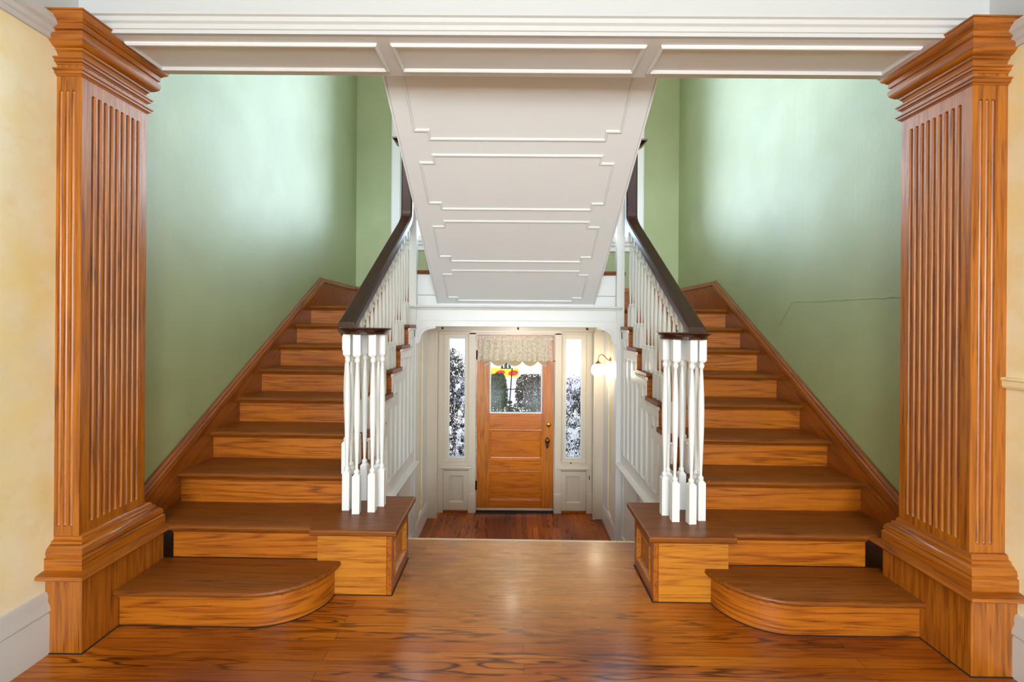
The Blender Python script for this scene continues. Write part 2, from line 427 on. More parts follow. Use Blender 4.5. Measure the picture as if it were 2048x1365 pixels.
m = MB(); m.prism([(-0.005, 1.195), (0.012, 1.195), (0.018, 1.205), (0.018, 1.225), (0.024, 1.232), (0.022, 1.24), (-0.005, 1.243)], lambda u, v, w: (XW-u, w, v), -4.2, 1.88)
struct(m.build('trim_4', M['yellow']), 'narrow chair rail painted yellow on the right wall', 'trim')

# back wall of the hall with two windows (behind the viewer)
YR = -4.2
m = MB()
for x0, x1, z0, z1 in ((-XW, -1.6, -.1, ZC), (-0.3, 0.3, -.1, ZC), (1.6, XW, -.1, ZC), (-1.6, -0.3, -.1, 0.7), (0.3, 1.6, -.1, 0.7), (-1.6, -0.3, 2.6, ZC), (0.3, 1.6, 2.6, ZC)):
    m.box(x0, x1, YR-0.15, YR, z0, z1)
struct(m.build('wall_rear', M['yellow']), 'yellow rear wall of the hall with two windows', 'wall')
for i, x in enumerate((-0.95, 0.95)):
    w = thing('window_%d' % (i+4), 'tall hall window behind the viewer', 'window', (x, YR, 0.7), kind='structure')
    m = MB()
    for x0, x1, z0, z1 in ((x-.65, x-.59, .7, 2.6), (x+.59, x+.65, .7, 2.6), (x-.59, x+.59, .7, .77), (x-.59, x+.59, 2.53, 2.6), (x-.59, x+.59, 1.62, 1.68)): m.box(x0, x1, YR-.09, YR-.04, z0, z1)
    m.build('window_frame', M['white'], w)
    box(x-.59, x+.59, YR-.068, YR-.064, .77, 2.53).build('pane', M['glass'], w)
struct(box(-XW, XW, YR, 1.95, ZC, ZC+0.14).build('ceiling', M['frieze']), 'white ceiling of the hall', 'ceiling')
struct(box(-XW, XW, 0.2, YB, ZT, ZT+0.1).build('ceiling.001', M['frieze']), 'white ceiling high above the stairwell', 'ceiling')
m = MB()
for x0, x1, z0, z1 in ((-XW, -1.5, ZC+.14, ZT), (1.5, XW, ZC+.14, ZT), (-1.5, 1.5, ZC+.14, 3.75), (-1.5, 1.5, 5.05, ZT)): m.box(x0, x1, .05, .2, z0, z1)  # opening cut for the added upstairs light
struct(m.build('wall_front', M['frieze']), 'white upstairs wall over the hall', 'wall')

# stairwell back wall with the landing window
WX, WZ0, WZ1 = 1.5, 2.50, 5.05
m = MB()
for x0, x1, z0, z1 in ((-XW, -WX, 1.45, ZT), (WX, XW, 1.45, ZT), (-WX, WX, 1.45, WZ0), (-WX, WX, WZ1, ZT)): m.box(x0, x1, YB, YB+0.14, z0, z1)
struct(m.build('wall_back', M['green'], settled=False), 'green back wall of the stair landing', 'wall')
w = thing('window_3', 'wide white framed window above the stair landing', 'window', (0, YB, WZ0), kind='structure')
m = MB()
m.sweep([(-WX, WZ0), (-WX, WZ1), (WX, WZ1), (WX, WZ0)], [(-0.005, -0.01), (-0.005, 0.02), (0.0, 0.026), (0.085, 0.026), (0.10, 0.018), (0.10, -0.01)], lambda u, v, h: (u, YB-h, v))
m.build('window_casing', M['white'], w, settled=False)
m = MB()
xs = [-WX, -0.5, 0.5, WX]
for i in range(3):
    a, b = xs[i], xs[i+1]
    for x0, x1, z0, z1 in ((a, a+.055, WZ0, WZ1), (b-.055, b, WZ0, WZ1), (a+.055, b-.055, WZ0, WZ0+.07), (a+.055, b-.055, WZ1-.06, WZ1), (a+.055, b-.055, 3.6, 3.66)): m.box(x0, x1, YB+.05, YB+.10, z0, z1)
m.build('window_frame', M['white'], w, bev=.004, settled=False)
for i in range(3): box(xs[i]+.055, xs[i+1]-.055, YB+.072, YB+.076, WZ0+.07, WZ1-.06).build('pane', M['glass'], w, settled=False)
m = MB(); m.prism([(0.06, 0), (0.06, 0.028), (-0.06, 0.028), (-0.07, 0.02), (-0.07, 0.006), (-0.055, -0.002), (-0.05, -0.03), (-0.03, -0.05), (-0.025, -0.10), (0, -0.10)], lambda u, v, x: (x, YB+u, WZ0-0.03+v), -WX-.10, WX+.10)
m.build('window_sill', M['white'], w, settled=False)

# landing floors
for s, side in ((-1, 'left'), (1, 'right')):
    a, b = sorted((s*1.05, s*XW))
    struct(box(a, b, ys(9)+0.06, YB, zs(9)-0.12, zs(9)-0.001).build('floor.00%d' % (2 if s < 0 else 3), M['tread']), 'dark oak quarter landing at the head of the %s flight' % side, 'floor')
pl = thing('stair_platform', 'middle landing with dark oak floor and white boarded front under the window', 'landing', (0, 4.27, zs(9)))
box(-1.05, 1.05, 4.26, YB, zs(11)-0.035, zs(11)).build('platform_floor', M['tread'], pl, settled=False)
m = MB(); m.prism([(0, 0), (-0.03, 0.006), (-0.036, 0.02), (-0.03, 0.036), (0, 0.04)], lambda u, v, x: (x, 4.262+u, zs(11)-0.035+v), -1.03, 1.0)
m.build('nosing', M['tread'], pl, settled=False)
m = MB(); m.box(-1.05, 1.02, 4.262, 4.29, zs(9)-0.02, zs(9)+0.115); m.box(-1.05, 1.02, 4.258, 4.286, zs(9)+0.118, zs(11)-0.036)
m.build('front_boards', M['white'], pl, bev=.003, settled=False)
for x in (-0.86, 0.83):
    m = MB(); m.box(x-.026, x+.026, 4.30, 4.352, zs(11), zs(11)+.24)
    m.lathe([(.012, .24), (.02, .25), (.024, .268), (.02, .286), (.012, .296), (.019, .40), (.021, .5), (.016, .7), (.013, .78)], (x, 4.326, zs(11)), 12)
    m.box(x-.026, x+.026, 4.30, 4.352, zs(11)+.78, zs(11)+.92)
    m.build('baluster', M['white'], pl, smooth=True, settled=False)

# ------------------------------------------------------------------ fluted pillars
def flute_row(n, pitch, r, depth, centre):
    return [(centre+(i-(n-1)/2)*pitch) for i in range(n)]
def pillar(s, side, xs_, y0, y1, xp, py0, py1):
    t = thing('fluted_pillar', 'tall fluted oak pillar beside the %s flight, against the %s yellow wall' % (side, side), 'pillar', (s*(xp+XW)/2, (py0+py1)/2, -0.008*s*(xp+XW)/2), 'fluted oak pillars')
    xo = XW
    FX = lambda u, v, h: (s*u, v, h)
    box(*sorted((s*xp, s*xo)), py0, py1, -0.005, 0.315).build('plinth', M['oak_z'], t, bev=.003)
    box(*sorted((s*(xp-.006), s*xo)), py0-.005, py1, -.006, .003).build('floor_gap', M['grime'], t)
    path = [(xo, py0), (xp, py0), (xp, py1), (xo, py1)]
    dx = xs_-xp
    prof = [(-0.02, .312), (.004, .312), (.012, .318), (.034, .328), (.042, .337), (.038, .348), (.02, .353), (.004, .356), (.004, .405), (-.003, .409), (-.003, .414), (.0, .42), (-.004, .438), (-.016, .452),
            (-.022, .455), (-.024, .466), (-.034, .470), (-.036, .482), (-dx, .490), (-dx-.02, .492)]
    m = MB(); m.sweep(path, [(o, h) for o, h in prof], FX); m.build('base_moulding', M['oak_mould_y'], t, smooth=True)
    # shaft: cross-section with half-round flutes, rounded at both ends
    R = .0098; zt0, zt1 = .525, 2.425
    front = [xs_+.036+i*.0265 for i in range(3)]; sidef = [(y0+y1)/2+(i-4)*.0288 for i in range(9)]
    def section(w):
        pts = [(xo, y0)]
        for c in reversed(front):
            for j in range(9):
                a = PI*j/8; pts.append((c+math.cos(a)*max(w, 1e-4), y0+math.sin(a)*w*.85))
        pts.append((xs_, y0))
        for c in sidef:
            for j in range(9):
                a = PI*j/8; pts.append((xs_+math.sin(a)*w*.85, c-math.cos(a)*max(w, 1e-4)))
        pts += [(xs_, y1), (xo, y1)]
        return pts
    levels = [(.485, 0), (zt0, 0)]
    for q in (.15, .4, .75, 1.0): levels.append((zt0+R*q, R*math.sqrt(1-(1-q)**2)))
    for q in (1.0, .75, .4, .15): levels.append((zt1-R*q, R*math.sqrt(1-(1-q)**2)))
    levels += [(zt1, 0), (2.56, 0)]
    m = MB(); m.loft([[FX(u, v, z) for u, v in section(w)] for z, w in levels])
    m.build('shaft', M['oak_z'], t, smooth=True)
    path = [(xo, y0), (xs_, y0), (xs_, y1), (xo, y1)]
    for z in (2.498, 2.548):
        m = MB(); m.sweep(path, [(-.01, z-.014), (.003, z-.014), (.005, z-.009), (.012, z-.006), (.013, z+.004), (.019, z+.007), (.019, z+.013), (-.01, z+.013)], FX)
        m.build('necking_band', M['oak_mould_y'], t)
    prof = [(-.01, 2.555), (0, 2.585), (.004, 2.592), (.008, 2.594), (.009, 2.602), (.020, 2.606), (.034, 2.620), (.040, 2.638), (.038, 2.652), (.030, 2.657), (.030, 2.664), (.038, 2.668), (.038, 2.690), (.042, 2.692), (.048, 2.700), (.058, 2.708), (.063, 2.722), (.063, 2.727), (.068, 2.729), (.068, 2.735), (-.01, 2.735)]
    m = MB(); m.sweep(path, prof, FX); m.build('capital', M['oak_mould_y'], t, smooth=True)
    return t
pillar(-1, 'left', 1.935, 1.890, 2.226, 1.887, 1.855, 2.292)
pillar(1, 'right', 1.893, 1.852, 2.188, 1.853, 1.803, 2.236)

# ------------------------------------------------------------------ ceiling beam
bt = thing('ceiling_beam', 'white panelled beam spanning between the two oak pillars', 'beam', (0, 2.09, 2.72))
sk = lambda x: -0.0135*x
SKF = lambda u, v, h: (u, v+sk(u), h)
ZBM = 2.72
def skbox(m, x0, x1, y0, y1, z0, z1):
    m.hexa([SKF(x0, y0, z0), SKF(x1, y0, z0), SKF(x1, y1, z0), SKF(x0, y1, z0)], [SKF(x0, y0, z1), SKF(x1, y0, z1), SKF(x1, y1, z1), SKF(x0, y1, z1)])
m = MB(); skbox(m, -XW, XW, 1.95, 2.258, ZBM, ZC+0.18); m.build('beam_body', M['soffit'], bt, bev=.003)
m = MB(); m.prism([(0, ZBM), (-.018, ZBM), (-.018, ZBM+.016), (-.024, ZBM+.018), (-.026, ZBM+.038), (-.036, ZBM+.045), (-.04, ZBM+.062), (-.05, ZBM+.066), (-.05, ZBM+.076), (-.008, ZBM+.079), (-.008, ZC), (0, ZC)],
                  lambda u, v, w: SKF(w, 1.951+u, v), -XW, XW)
m.build('face_moulding', M['frieze'], bt)
for x0, x1 in ((-1.868, -0.692), (-0.630, 0.548), (0.612, 1.79)):
    m = MB(); m.sweep([(x0, 1.992), (x1, 1.992), (x1, 2.208), (x0, 2.208)], [(0, .004), (0, -.006), (.006, -.013), (.012, -.014), (.019, -.006), (.02, .004)], lambda u, v, h: (u, v+sk(u), ZBM+h), True)
    m.build('panel_moulding', M['white'], bt, smooth=True)

# ------------------------------------------------------------------ upper flight seen from below
ut = thing('upper_flight', 'white panelled underside of the upper stair flight rising over the door', 'staircase', (-.022, 4.25, SOF_Z))
def SOF(x, y, d):   # d: distance below the soffit plane
    c = 1/math.sqrt(1+SOF_M**2); return (x, y-d*SOF_M*c, SOF_Z+SOF_M*(4.25-y)-d*c)
m = MB(); m.hexa([SOF(-.782, 4.26, 0), SOF(.738, 4.26, 0), SOF(.738, 2.27, 0), SOF(-.782, 2.27, 0)], [SOF(-.782, 4.26, -.16), SOF(.738, 4.26, -.16), SOF(.738, 2.27, -.16), SOF(-.782, 2.27, -.16)])
m.build('soffit_boards', M['soffit'], ut, bev=.004, settled=False)
for x in (-.782, .738):
    a, b = sorted((x, x+(-.012 if x < 0 else .012)))
    m = MB(); m.hexa([SOF(a, 4.26, .004), SOF(b, 4.26, .004), SOF(b, 2.27, .004), SOF(a, 2.27, .004)], [SOF(a, 4.26, -.34), SOF(b, 4.26, -.34), SOF(b, 2.27, -.34), SOF(a, 2.27, -.34)])
    m.build('stringer', M['soffit'], ut, settled=False)
for k in range(7):
    y = 4.24-.275*k; z = zs(11)+R_*k
    box(-.78, .736, y-.02, y, z-.02, z+R_-.03).build('riser', M['oak_x'], ut, settled=False)
    if k < 6: box(-.78, .736, y-.30, y+.028, z+R_-.03, z+R_).build('tread', M['tread'], ut, settled=False)
rows = [(2.275, 2.757, 2.275, 2.708), (2.857, 3.242, 2.907, 3.194), (3.347, 3.732, 3.395, 3.683), (3.838, 4.213, 3.884, 4.170)]  # panel outlines unprojected from image pixels onto the soffit plane
for y0, y1, e0, e1 in rows:
    xl, xr, il, ir = -.676, .608, -.586, .522
    if y0 == e0: pts = [(xl, y0), (xr, y0), (xr, e1), (ir, e1), (ir, y1), (il, y1), (il, e1), (xl, e1)]
    else: pts = [(il, y0), (ir, y0), (ir, e0), (xr, e0), (xr, e1), (ir, e1), (ir, y1), (il, y1), (il, e1), (xl, e1), (xl, e0), (il, e0)]
    m = MB(); m.sweep(pts, [(-.009, -.003), (-.009, .004), (-.004, .009), (.003, .009), (.008, .003), (.009, -.003)], SOF, True)
    m.build('panel_moulding', M['white'], ut, smooth=True, settled=False)

# ------------------------------------------------------------------ side flights
def nosing(y0, y1, z0, z1):
    r = (z1-z0)/2
    return [(y1, z1), (y1, z0)]+[(y0+r+r*math.cos(a), z0+r+r*math.sin(a)) for a in [1.5*PI-PI*i/6 for i in range(7)]]
def flight(s, side):
    t = thing('staircase', 'oak stair flight with dark treads rising along the %s green wall' % side, 'staircase', (s*1.5, Y1, -0.008*s*1.5), 'matching side stair flights')
    P = lambda u, v, w: (s*w, u, v)
    xo = 2.016
    # bull-nosed first step
    ye = ys(2)+.02; xi, cr = .95, .30
    def outline(d):
        c = [(1.885, ye), (1.885-.0, Y1+d)]
        return [(1.884, ye), (1.884, Y1+d)]+[(xi+d+cr+(cr)*math.cos(a), (ye)+(-(ye-Y1-d))*math.sin(-a)) for a in []]+\
               [(xi+.33-(.33-d)*math.sin(a), ye-.012-(ye-.012-Y1-d)*math.cos(a)) for a in [PI/2*i/16 for i in range(17)]]+[(xi+d, ye)]
    FB = lambda u, v, w: (s*u, v, w)
    m = MB()
    zz = [(.152, .010), (.155, .003), (.160, 0), (.170, 0), (.175, .003), (.178, .010)]
    m.loft([[FB(u, v, z) for u, v in outline(d)] for z, d in zz])
    m.build('tread', M['tread'], t, smooth=True)
    m = MB(); m.prism(outline(.032), FB, -.004, .153); m.build('riser', M['oak_bend'], t, smooth=True)
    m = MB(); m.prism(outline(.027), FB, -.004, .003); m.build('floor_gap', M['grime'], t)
    m = MB(); m.prism(outline(.022), FB, .138, .153); m.build('scotia', M['oak_x'], t, smooth=True)
    for k in range(2, 10):
        xin = XN if k > 2 else 1.085
        if k == 9: prof = nosing(ys(9), ys(9)+.14, zs(9)-.032, zs(9))
        else: prof = nosing(ys(k), ys(k+1)+.032, zs(k)-.032, zs(k))
        m = MB(); m.prism(prof, P, xin, xo if k > 2 else 1.90); 
        if k == 2: m.prism([(y+.0, z) for y, z in nosing(2.30, ys(3)+.032, zs(2)-.032, zs(2))], P, 1.90, xo)
        m.build('tread', M['tread'], t, smooth=True)
        y = ys(k)+.030
        xr0 = 1.0 if k > 2 else 1.06
        xr1 = xo if k > 2 else 1.845 if s < 0 else 1.82
        box(*sorted((s*xr0, s*xr1)), y, y+.02, zs(k-1), zs(k)-.032).build('riser', M['oak_x'], t)
        m = MB(); m.prism([(y, zs(k)-.032), (y, zs(k)-.048), (y-.006, zs(k)-.045), (y-.012, zs(k)-.032)], P, xr0, xr1)
        m.build('scotia', M['tread'], t)
    # pedestal block that carries the baluster ring
    yb0, yb1 = (2.285, 2.64) if s < 0 else (2.262, 2.60)
    xa, xb = .690, 1.075
    box(*sorted((s*(xa+.021), s*xb)), yb0, yb0+.022, -.004, .324).build('pedestal_front', M['oak_face'], t, bev=.002)
    box(*sorted((s*(xa+.012), s*xb)), yb0+.022, yb1, 0, .324).build('pedestal_core', M['oak_x'], t)
    m = MB(); a0, a1, c0, c1 = yb0, yb1+.008, -.004, .324
    for p in ((a0, a0+.055, c0, c1), (a1-.055, a1, c0, c1), (a0+.055, a1-.055, c0, .075), (a0+.055, a1-.055, .262, c1)):
        m.box(*sorted((s*(xa-.006), s*(xa+.02))), *p)
    m.build('pedestal_frame', M['oak_y'], t, bev=.002)
    m = MB(); m.sweep([(a0+.055, .075), (a1-.055, .075), (a1-.055, .262), (a0+.055, .262)], [(0, .018), (0, -.010), (.006, -.012), (.012, .0), (.018, .016), (.018, .018)], lambda u, v, h: (s*(xa+h), u, v), True)
    m.build('pedestal_panel_moulding', M['oak_face'], t, smooth=True)
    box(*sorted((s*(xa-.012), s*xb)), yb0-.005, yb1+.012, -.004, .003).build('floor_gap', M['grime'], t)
    # pedestal top: mitred nosing on front and inner side
    xt = .650; yt0 = 2.245 if s < 0 else 2.225; yt1 = yb1+.06
    def top(d): return [(1.10, yt0+d), (xt+d, yt0+d), (xt+d, yt1), (XN+.02, yt1), (XN+.02, ys(3)+.03), (1.10, ys(3)+.03)]
    m = MB(); m.loft([[FB(u, v, z) for u, v in top(d)] for z, d in ((.324, .008), (.328, .002), (.333, 0), (.348, 0), (.353, .002), (.357, .008))])
    m.build('pedestal_top', M['tread'], t)
    m = MB(); m.sweep([(1.095, yb0-.0), (xa-.004, yb0), (xa-.004, yb1+.01)], [(0, .308), (-.0, .324), (-.018, .324), (-.014, .316), (-.006, .310)], FB)
    m.build('pedestal_cove', M['tread'], t)
    # wall skirt board and its moulded cap
    yl, yk, ye2 = 2.20, 4.478, YB
    zl = .557+(yl-2.367)*.6375; zk = 1.903+.012*s*0
    xsk = 2.014
    dz = -.10*1.186
    body = [(yl, 0.0),  (yl, zl-.03), (yk, zk-.03), (ye2, zk-.03), (ye2, zs(9)-.06), (yk, zs(8)-.05), (ys(3), 0.0)]
    m = MB(); m.prism(body, lambda u, v, w: (s*w, u, v), xsk, XW+.003); m.build('skirt_board', M['oak_s'], t)
    prof = [(0.0, -.0), (.0, -.012), (-.010, -.022), (-.020, -.022), (-.026, -.030), (-.048, -.034), (-.056, -.026), (-.066, -.026), (-.070, -.016), (-.086, -.014), (-.094, -.006), (-.094, 0)]
    m = MB(); m.sweep([(yl, zl), (yk, zk), (ye2, zk)], prof, lambda u, v, h: (s*(XW+.002+h*1.15-.006), u, v)); m.build('skirt_cap', M['oak_s'], t, smooth=True)
    # same board on the landing's back wall
    m = MB(); m.box(*sorted((s*1.0, s*XW)), YB-.028, YB+.002, zs(9)-.02, zk-.03); m.build('landing_skirt', M['oak_x'], t, settled=False)
    m = MB(); m.sweep([(1.0, zk), (XW, zk)], [(-o*-1, h) for o, h in prof], lambda u, v, h: (s*u, YB+h*1.15, v)); m.build('landing_skirt_cap', M['oak_x'], t, settled=False)
    # white panelled side below the flight
    m = MB()
    pts = [(yb1-.02, ZE)]
    for k in range(3, 9): pts += [(ys(k)+.032, zs(k-1)-.03), (ys(k)+.032, zs(k)-.03)]
    pts[1] = (yb1-.02, zs(2)-.03); pts.insert(2, (ys(3)+.032, zs(2)-.03)) if pts[1][0] < ys(3) else None
    pts += [(4.30, zs(8)-.03), (4.30, ZE)]
    m.prism(pts, P, XP, XP+.05); m.build('panelled_side', M['white'], t)
    m = MB(); h = T_/2; zb = .205; fx = lambda: sorted((s*(XP-.018), s*(XP+.004)))
    st_w = .034
    for k in range(3, 9):
        y0 = ys(k)+.032; zt = zs(k)-.034
        yend = min(y0+T_+h, 4.19)
        m.box(*fx(), y0, yend, zt-.085, zt)                      # level board under the tread, running on under the next one
        if k < 8:                                                # little square panel between two boards
            y2 = y0+T_
            m.box(*fx(), y2, y2+.028, zt, zt+R_-.085)
            m.box(*fx(), y2+h-.03, y2+h, zt, zt+R_-.085)
            m.box(*fx(), y2, y2+h, zt, zt+.016)
    y = ys(3)+.032; 
    while y < 4.18:
        k = min(8, int((y-.032-ys(3)+1e-6)/T_)+3)
        half = ((y-.032-ys(3)+1e-6) % T_) > .1
        zt = zs(k)-.034-.085 if half else zs(max(k-1, 2))-.034-.085
        m.box(*fx(), y, y+st_w, zb, max(zt, zb+.02)); y += h
    m.box(*fx(), 4.155, 4.19, zb, zs(8)-.034)
    m.box(*fx(), yb1-.01, 4.19, zb-.10, zb+.012)
    m.build('side_frame', M['white'], t, bev=.003)
    m = MB(); m.prism([(0, 0), (-.045, 0), (-.062, .006), (-.066, .016), (-.060, .026), (-.04, .03), (0, .034)], lambda u, v, w: (s*(XP+u), w, .085+v), yb1-.01, 4.19)
    m.prism([(0, -.02), (-.02, -.02), (-.03, 0), (0, 0)], lambda u, v, w: (s*(XP+u), w, .085+v), yb1-.01, 4.19)
    m.build('side_ledge', M['white'], t, smooth=True)
    m = MB()
    for yy in (yb1+.02, 3.15, 3.65, 4.13): m.box(*sorted((s*(XP-.012), s*(XP+.004))), yy, yy+.06, ZE, .068)
    m.box(*sorted((s*(XP-.016), s*(XP+.004))), yb1-.01, 4.19, ZE, ZE+.14)
    m.build('lower_side_frame', M['white'], t, bev=.003)
    for k in range(3, 9):
        m = MB(); m.prism([(0, 0), (-.024, 0), (-.022, -.010), (-.010, -.016), (-.004, -.026), (0, -.026)], lambda u, v, w, k=k: (s*(XP-.012+u), w, zs(k)-.032+v), ys(k)+.012, min(ys(k)+T_+.03, 4.19))
        m.build('tread_end_cove', M['white'], t, smooth=True)
    return t
flight(-1, 'left'); flight(1, 'right')

# ------------------------------------------------------------------ balustrades
def baluster_mesh(name, L, lo, hi, slope=0.0):
    """square foot, ball, long vase turning, ball, square head; the head is cut to the rake of the rail"""
    m = MB(); q = .0205
    m.box(-q, q, -q, q, 0, lo-.012)
    m.loft([[(-q, -q, lo-.012), (q, -q, lo-.012), (q, q, lo-.012), (-q, q, lo-.012)], [(-.012, -.012, lo), (.012, -.012, lo), (.012, .012, lo), (-.012, .012, lo)]])
    a, b = lo-.002, L-hi+.002; S = b-a
    m.lathe([(.0105, a), (.0145, a+.005), (.0160, a+.013), (.0145, a+.021), (.0085, a+.027), (.0075, a+.034), (.0086, a+.06), (.0128, a+S*.26), (.0166, a+S*.45), (.0174, a+S*.58), (.0158, a+S*.72), (.0118, a+S*.85),
             (.0092, b-.055), (.0082, b-.038), (.0130, b-.033), (.0155, b-.024), (.0160, b-.018), (.0140, b-.010), (.0095, b-.004), (.0095, b)], (0, 0, 0), 14)
    zt = L-hi
    m.loft([[(-.012, -.012, zt), (.012, -.012, zt), (.012, .012, zt), (-.012, .012, zt)], [(-q, -q, zt+.012), (q, -q, zt+.012), (q, q, zt+.012), (-q, q, zt+.012)]])
    m.hexa([(-q, -q, zt+.012), (q, -q, zt+.012), (q, q, zt+.012), (-q, q, zt+.012)], [(-q, -q, L-slope*q), (q, -q, L-slope*q), (q, q, L+slope*q), (-q, q, L+slope*q)])
    bm = m.bm; bmesh.ops.recalc_face_normals(bm, faces=bm.faces[:])
    me = bpy.data.meshes.new(name); bm.to_mesh(me); bm.free(); me.materials.append(M['white'])
    for p in me.polygons: p.use_smooth = True
    me.set_sharp_from_angle(angle=math.radians(38))
    return me
RX, RS = 1.045, .680
RY0, RZ0 = 2.60, 1.408           # rail centre at the cap
BALS = {}
def balustrade(s, side):
    cx, cy = s*.920, (2.555 if s < 0 else 2.490)
    sag = -.014 if s > 0 else 0
    t = thing('balustrade', 'white turned balusters under a dark mahogany handrail on the %s flight' % side, 'balustrade', (cx, cy, zs(2)-.008*cx), 'matching stair balustrades')
    base = Vector(t.location)
    def put(me, x, y, z, rot=0):
        p = settle((x, y, z))
        o = bpy.data.objects.new('baluster', me); COL.objects.link(o); o.parent = t
        o.location = Vector(p)-base; o.rotation_euler = (0, 0, rot); return o
    if 'ring' not in BALS: BALS['ring'] = baluster_mesh('baluster_tall', 1.008, .222, .128)
    n = 7
    for i in range(n):
        a = PI*1.5+2*PI*(i)/n + s*.12
        put(BALS['ring'], cx+.098*math.cos(a), cy+.098*math.sin(a), zs(2), (0.0 if i else .1))
    for k in range(3, 9):
        for j in range(3):
            y = ys(k)+.048+j*T_/3
            if k == 3 and j == 0 and s > 0: pass
            if y > 4.10: continue
            zr = RZ0+RS*(y-RY0)-.045-zs(k)
            if y > 4.0: zr = RZ0+RS*(4.0-RY0)-.05-zs(k)
            key = round(zr, 3)
            if key not in BALS: BALS[key] = baluster_mesh('baluster_raking', zr, .19, .105+.0*j, RS if y < 4.0 else 0.0)
            put(BALS[key], s*RX, y, zs(k))
    # round cap over the baluster ring
    zc = zs(2)+1.006
    m = MB(); m.lathe([(.02, 0), (.122, 0), (.128, .004), (.130, .014), (.127, .019), (.132, .021), (.136, .026), (.146, .032), (.148, .037), (.144, .041), (.02, .043)], (cx, cy, zc), 40)
    m.build('rail_cap', M['mahogany_turned'], t, smooth=True)
    # raking rail, bend and upright end
    hw = .046
    prof = [(-.036, -.048), (.036, -.048), (.038, -.034), (.050, -.028), (.052, -.022), (.052, .022), (.040, .036), (-.040, .036), (-.052, .022), (-.052, -.022), (-.050, -.028), (-.038, -.034)]
    pts = [(RY0-.01, RZ0-.007), (3.94, RZ0+RS*(3.94-RY0))]
    yv, zv = 4.06, RZ0+RS*(4.06-RY0)
    pts += [(4.005, zv-.028), (4.04, zv+.005), (4.055, zv+.04), (4.06, zv+.08), (4.06, 3.10)]
    rings = []
    for i, (y, z) in enumerate(pts):
        a, b = pts[max(i-1, 0)], pts[min(i+1, len(pts)-1)]
        d = Vector((b[0]-a[0], b[1]-a[1])).normalized(); nn = Vector((-d.y, d.x))
        if i == 0: nn = Vector((0, 1)); 
        rings.append([(s*(RX+u), y+nn.x*v, z+nn.y*v) for u, v in prof])
    m = MB(); m.loft(rings); m.build('handrail', M['mahogany'], t, bev=.003)
    x0, x1 = RX-.052, RX+.052
    def sq(g, z): return [(s*(x0-.2*g), 4.06-.05-g, z), (s*(x1+g), 4.06-.05-g, z), (s*(x1+g), 4.06+.05+g*.3, z), (s*(x0-.2*g), 4.06+.05+g*.3, z)]
    m = MB(); m.loft([sq(0, 3.06), sq(.006, 3.075), sq(.05, 3.115), sq(.062, 3.12), sq(.062, 3.135)]); m.build('rail_end_cap', M['mahogany_turned'], t)
    return t
balustrade(-1, 'left'); balustrade(1, 'right')

# ------------------------------------------------------------------ passage surround (posts, lintel, brackets)
ps = thing('passage_surround', 'white trim framing the opening to the front door below the landing', 'door surround', (CX, 4.2, ZE))
XO = .967
for s in (-1, 1):
    a, b = sorted((CX+s*XO, CX+s*(XO+.075)))
    m = MB(); m.box(a, b, 4.195, 4.27, ZE, 3.15); m.build('post', M['white'], ps, bev=.004, settled=False)
    # reveal of the passage: casing strips with a stripe of wall between
    x0, x1 = sorted((CX+s*(XO+.006), CX+s*(XO+.09)))
    m = MB(); m.box(x0, x1, 4.27, 4.40, ZE, 1.44); m.box(x0, x1, 4.56, 4.82, ZE, 1.44); m.build('reveal_casing', M['white'], ps, bev=.004, settled=False)
    x0, x1 = sorted((CX+s*(XO+.016), CX+s*(XO+.09)))
    box(x0, x1, 4.40, 4.56, ZE, 1.44).build('reveal_wall', M['yellow'], ps, settled=False)
    x0, x1 = sorted((CX+s*(XO-.006), CX+s*(XO+.03)))
    m = MB(); m.prism([(0, 0), (.022, 0), (.022, .16), (.016, .185), (.008, .20), (0, .205)], lambda u, v, w, s=s: (CX+s*(XO+.018-u), w, ZE+v), 4.2, 4.80); m.build('reveal_base', M['white'], ps, settled=False)
m = MB(); m.box(CX-XO, CX+XO, 4.205, 4.27, 1.412, 1.60); m.build('lintel', M['white'], ps, bev=.003, settled=False)
m = MB(); m.prism([(0, 1.575), (-.008, 1.578), (-.012, 1.588), (-.034, 1.597), (-.038, 1.606), (-.034, 1.612), (0, 1.614)], lambda u, v, w: (w, 4.196+u, v), CX-XO-.05, CX+XO+.05); m.build('cornice', M['white'], ps, smooth=True, settled=False)
m = MB(); m.prism([(0, 1.412), (-.006, 1.414), (-.006, 1.466), (-.002, 1.474), (0, 1.474)], lambda u, v, w: (w, 4.206+u, v), CX-XO, CX+XO); m.build('lintel_moulding', M['white'], ps, settled=False)
for s in (-1, 1):
    pts = [(0, 1.414), (.185, 1.414), (.188, 1.404), (.180, 1.394), (.166, 1.392), (.158, 1.398), (.150, 1.392)]
    pts += [(.030+.118*math.cos(a), 1.285+.106*math.sin(a)) for a in [PI/2*.98-PI/2*.98*0 - 0 for _ in ()]]
    for i in range(13):
        a = PI/2*i/12; pts.append((.150-.112*math.sin(a), 1.275+.112*math.cos(a)+.003*math.sin(2*a)))
    pts += [(.030, 1.266), (.034, 1.256), (.026, 1.246), (.012, 1.244), (0, 1.252)]
    f = lambda u, v, w, s=s: (CX+s*(XO-u), w, v)
    m = MB(); m.prism(pts, f, 4.20, 4.262); b = m.build('scroll_bracket', M['white'], ps, settled=False)
    m = MB()
    for (cu, cv) in ((.165, 1.400), (.020, 1.258)): m.lathe([(.003, -.010), (.011, -.008), (.013, 0), (.013, .004)], (CX+s*(XO-cu), 4.199, cv), 12, 'y')
    sp = [(.125, 1.400), (.095, 1.396), (.065, 1.388), (.045, 1.368), (.033, 1.340), (.026, 1.305), (.022, 1.275)]
    m.tube([(CX+s*(XO-u), 4.198, v) for u, v in sp], .004, 6)
    m.build('bracket_relief', M['white'], b, settled=False)

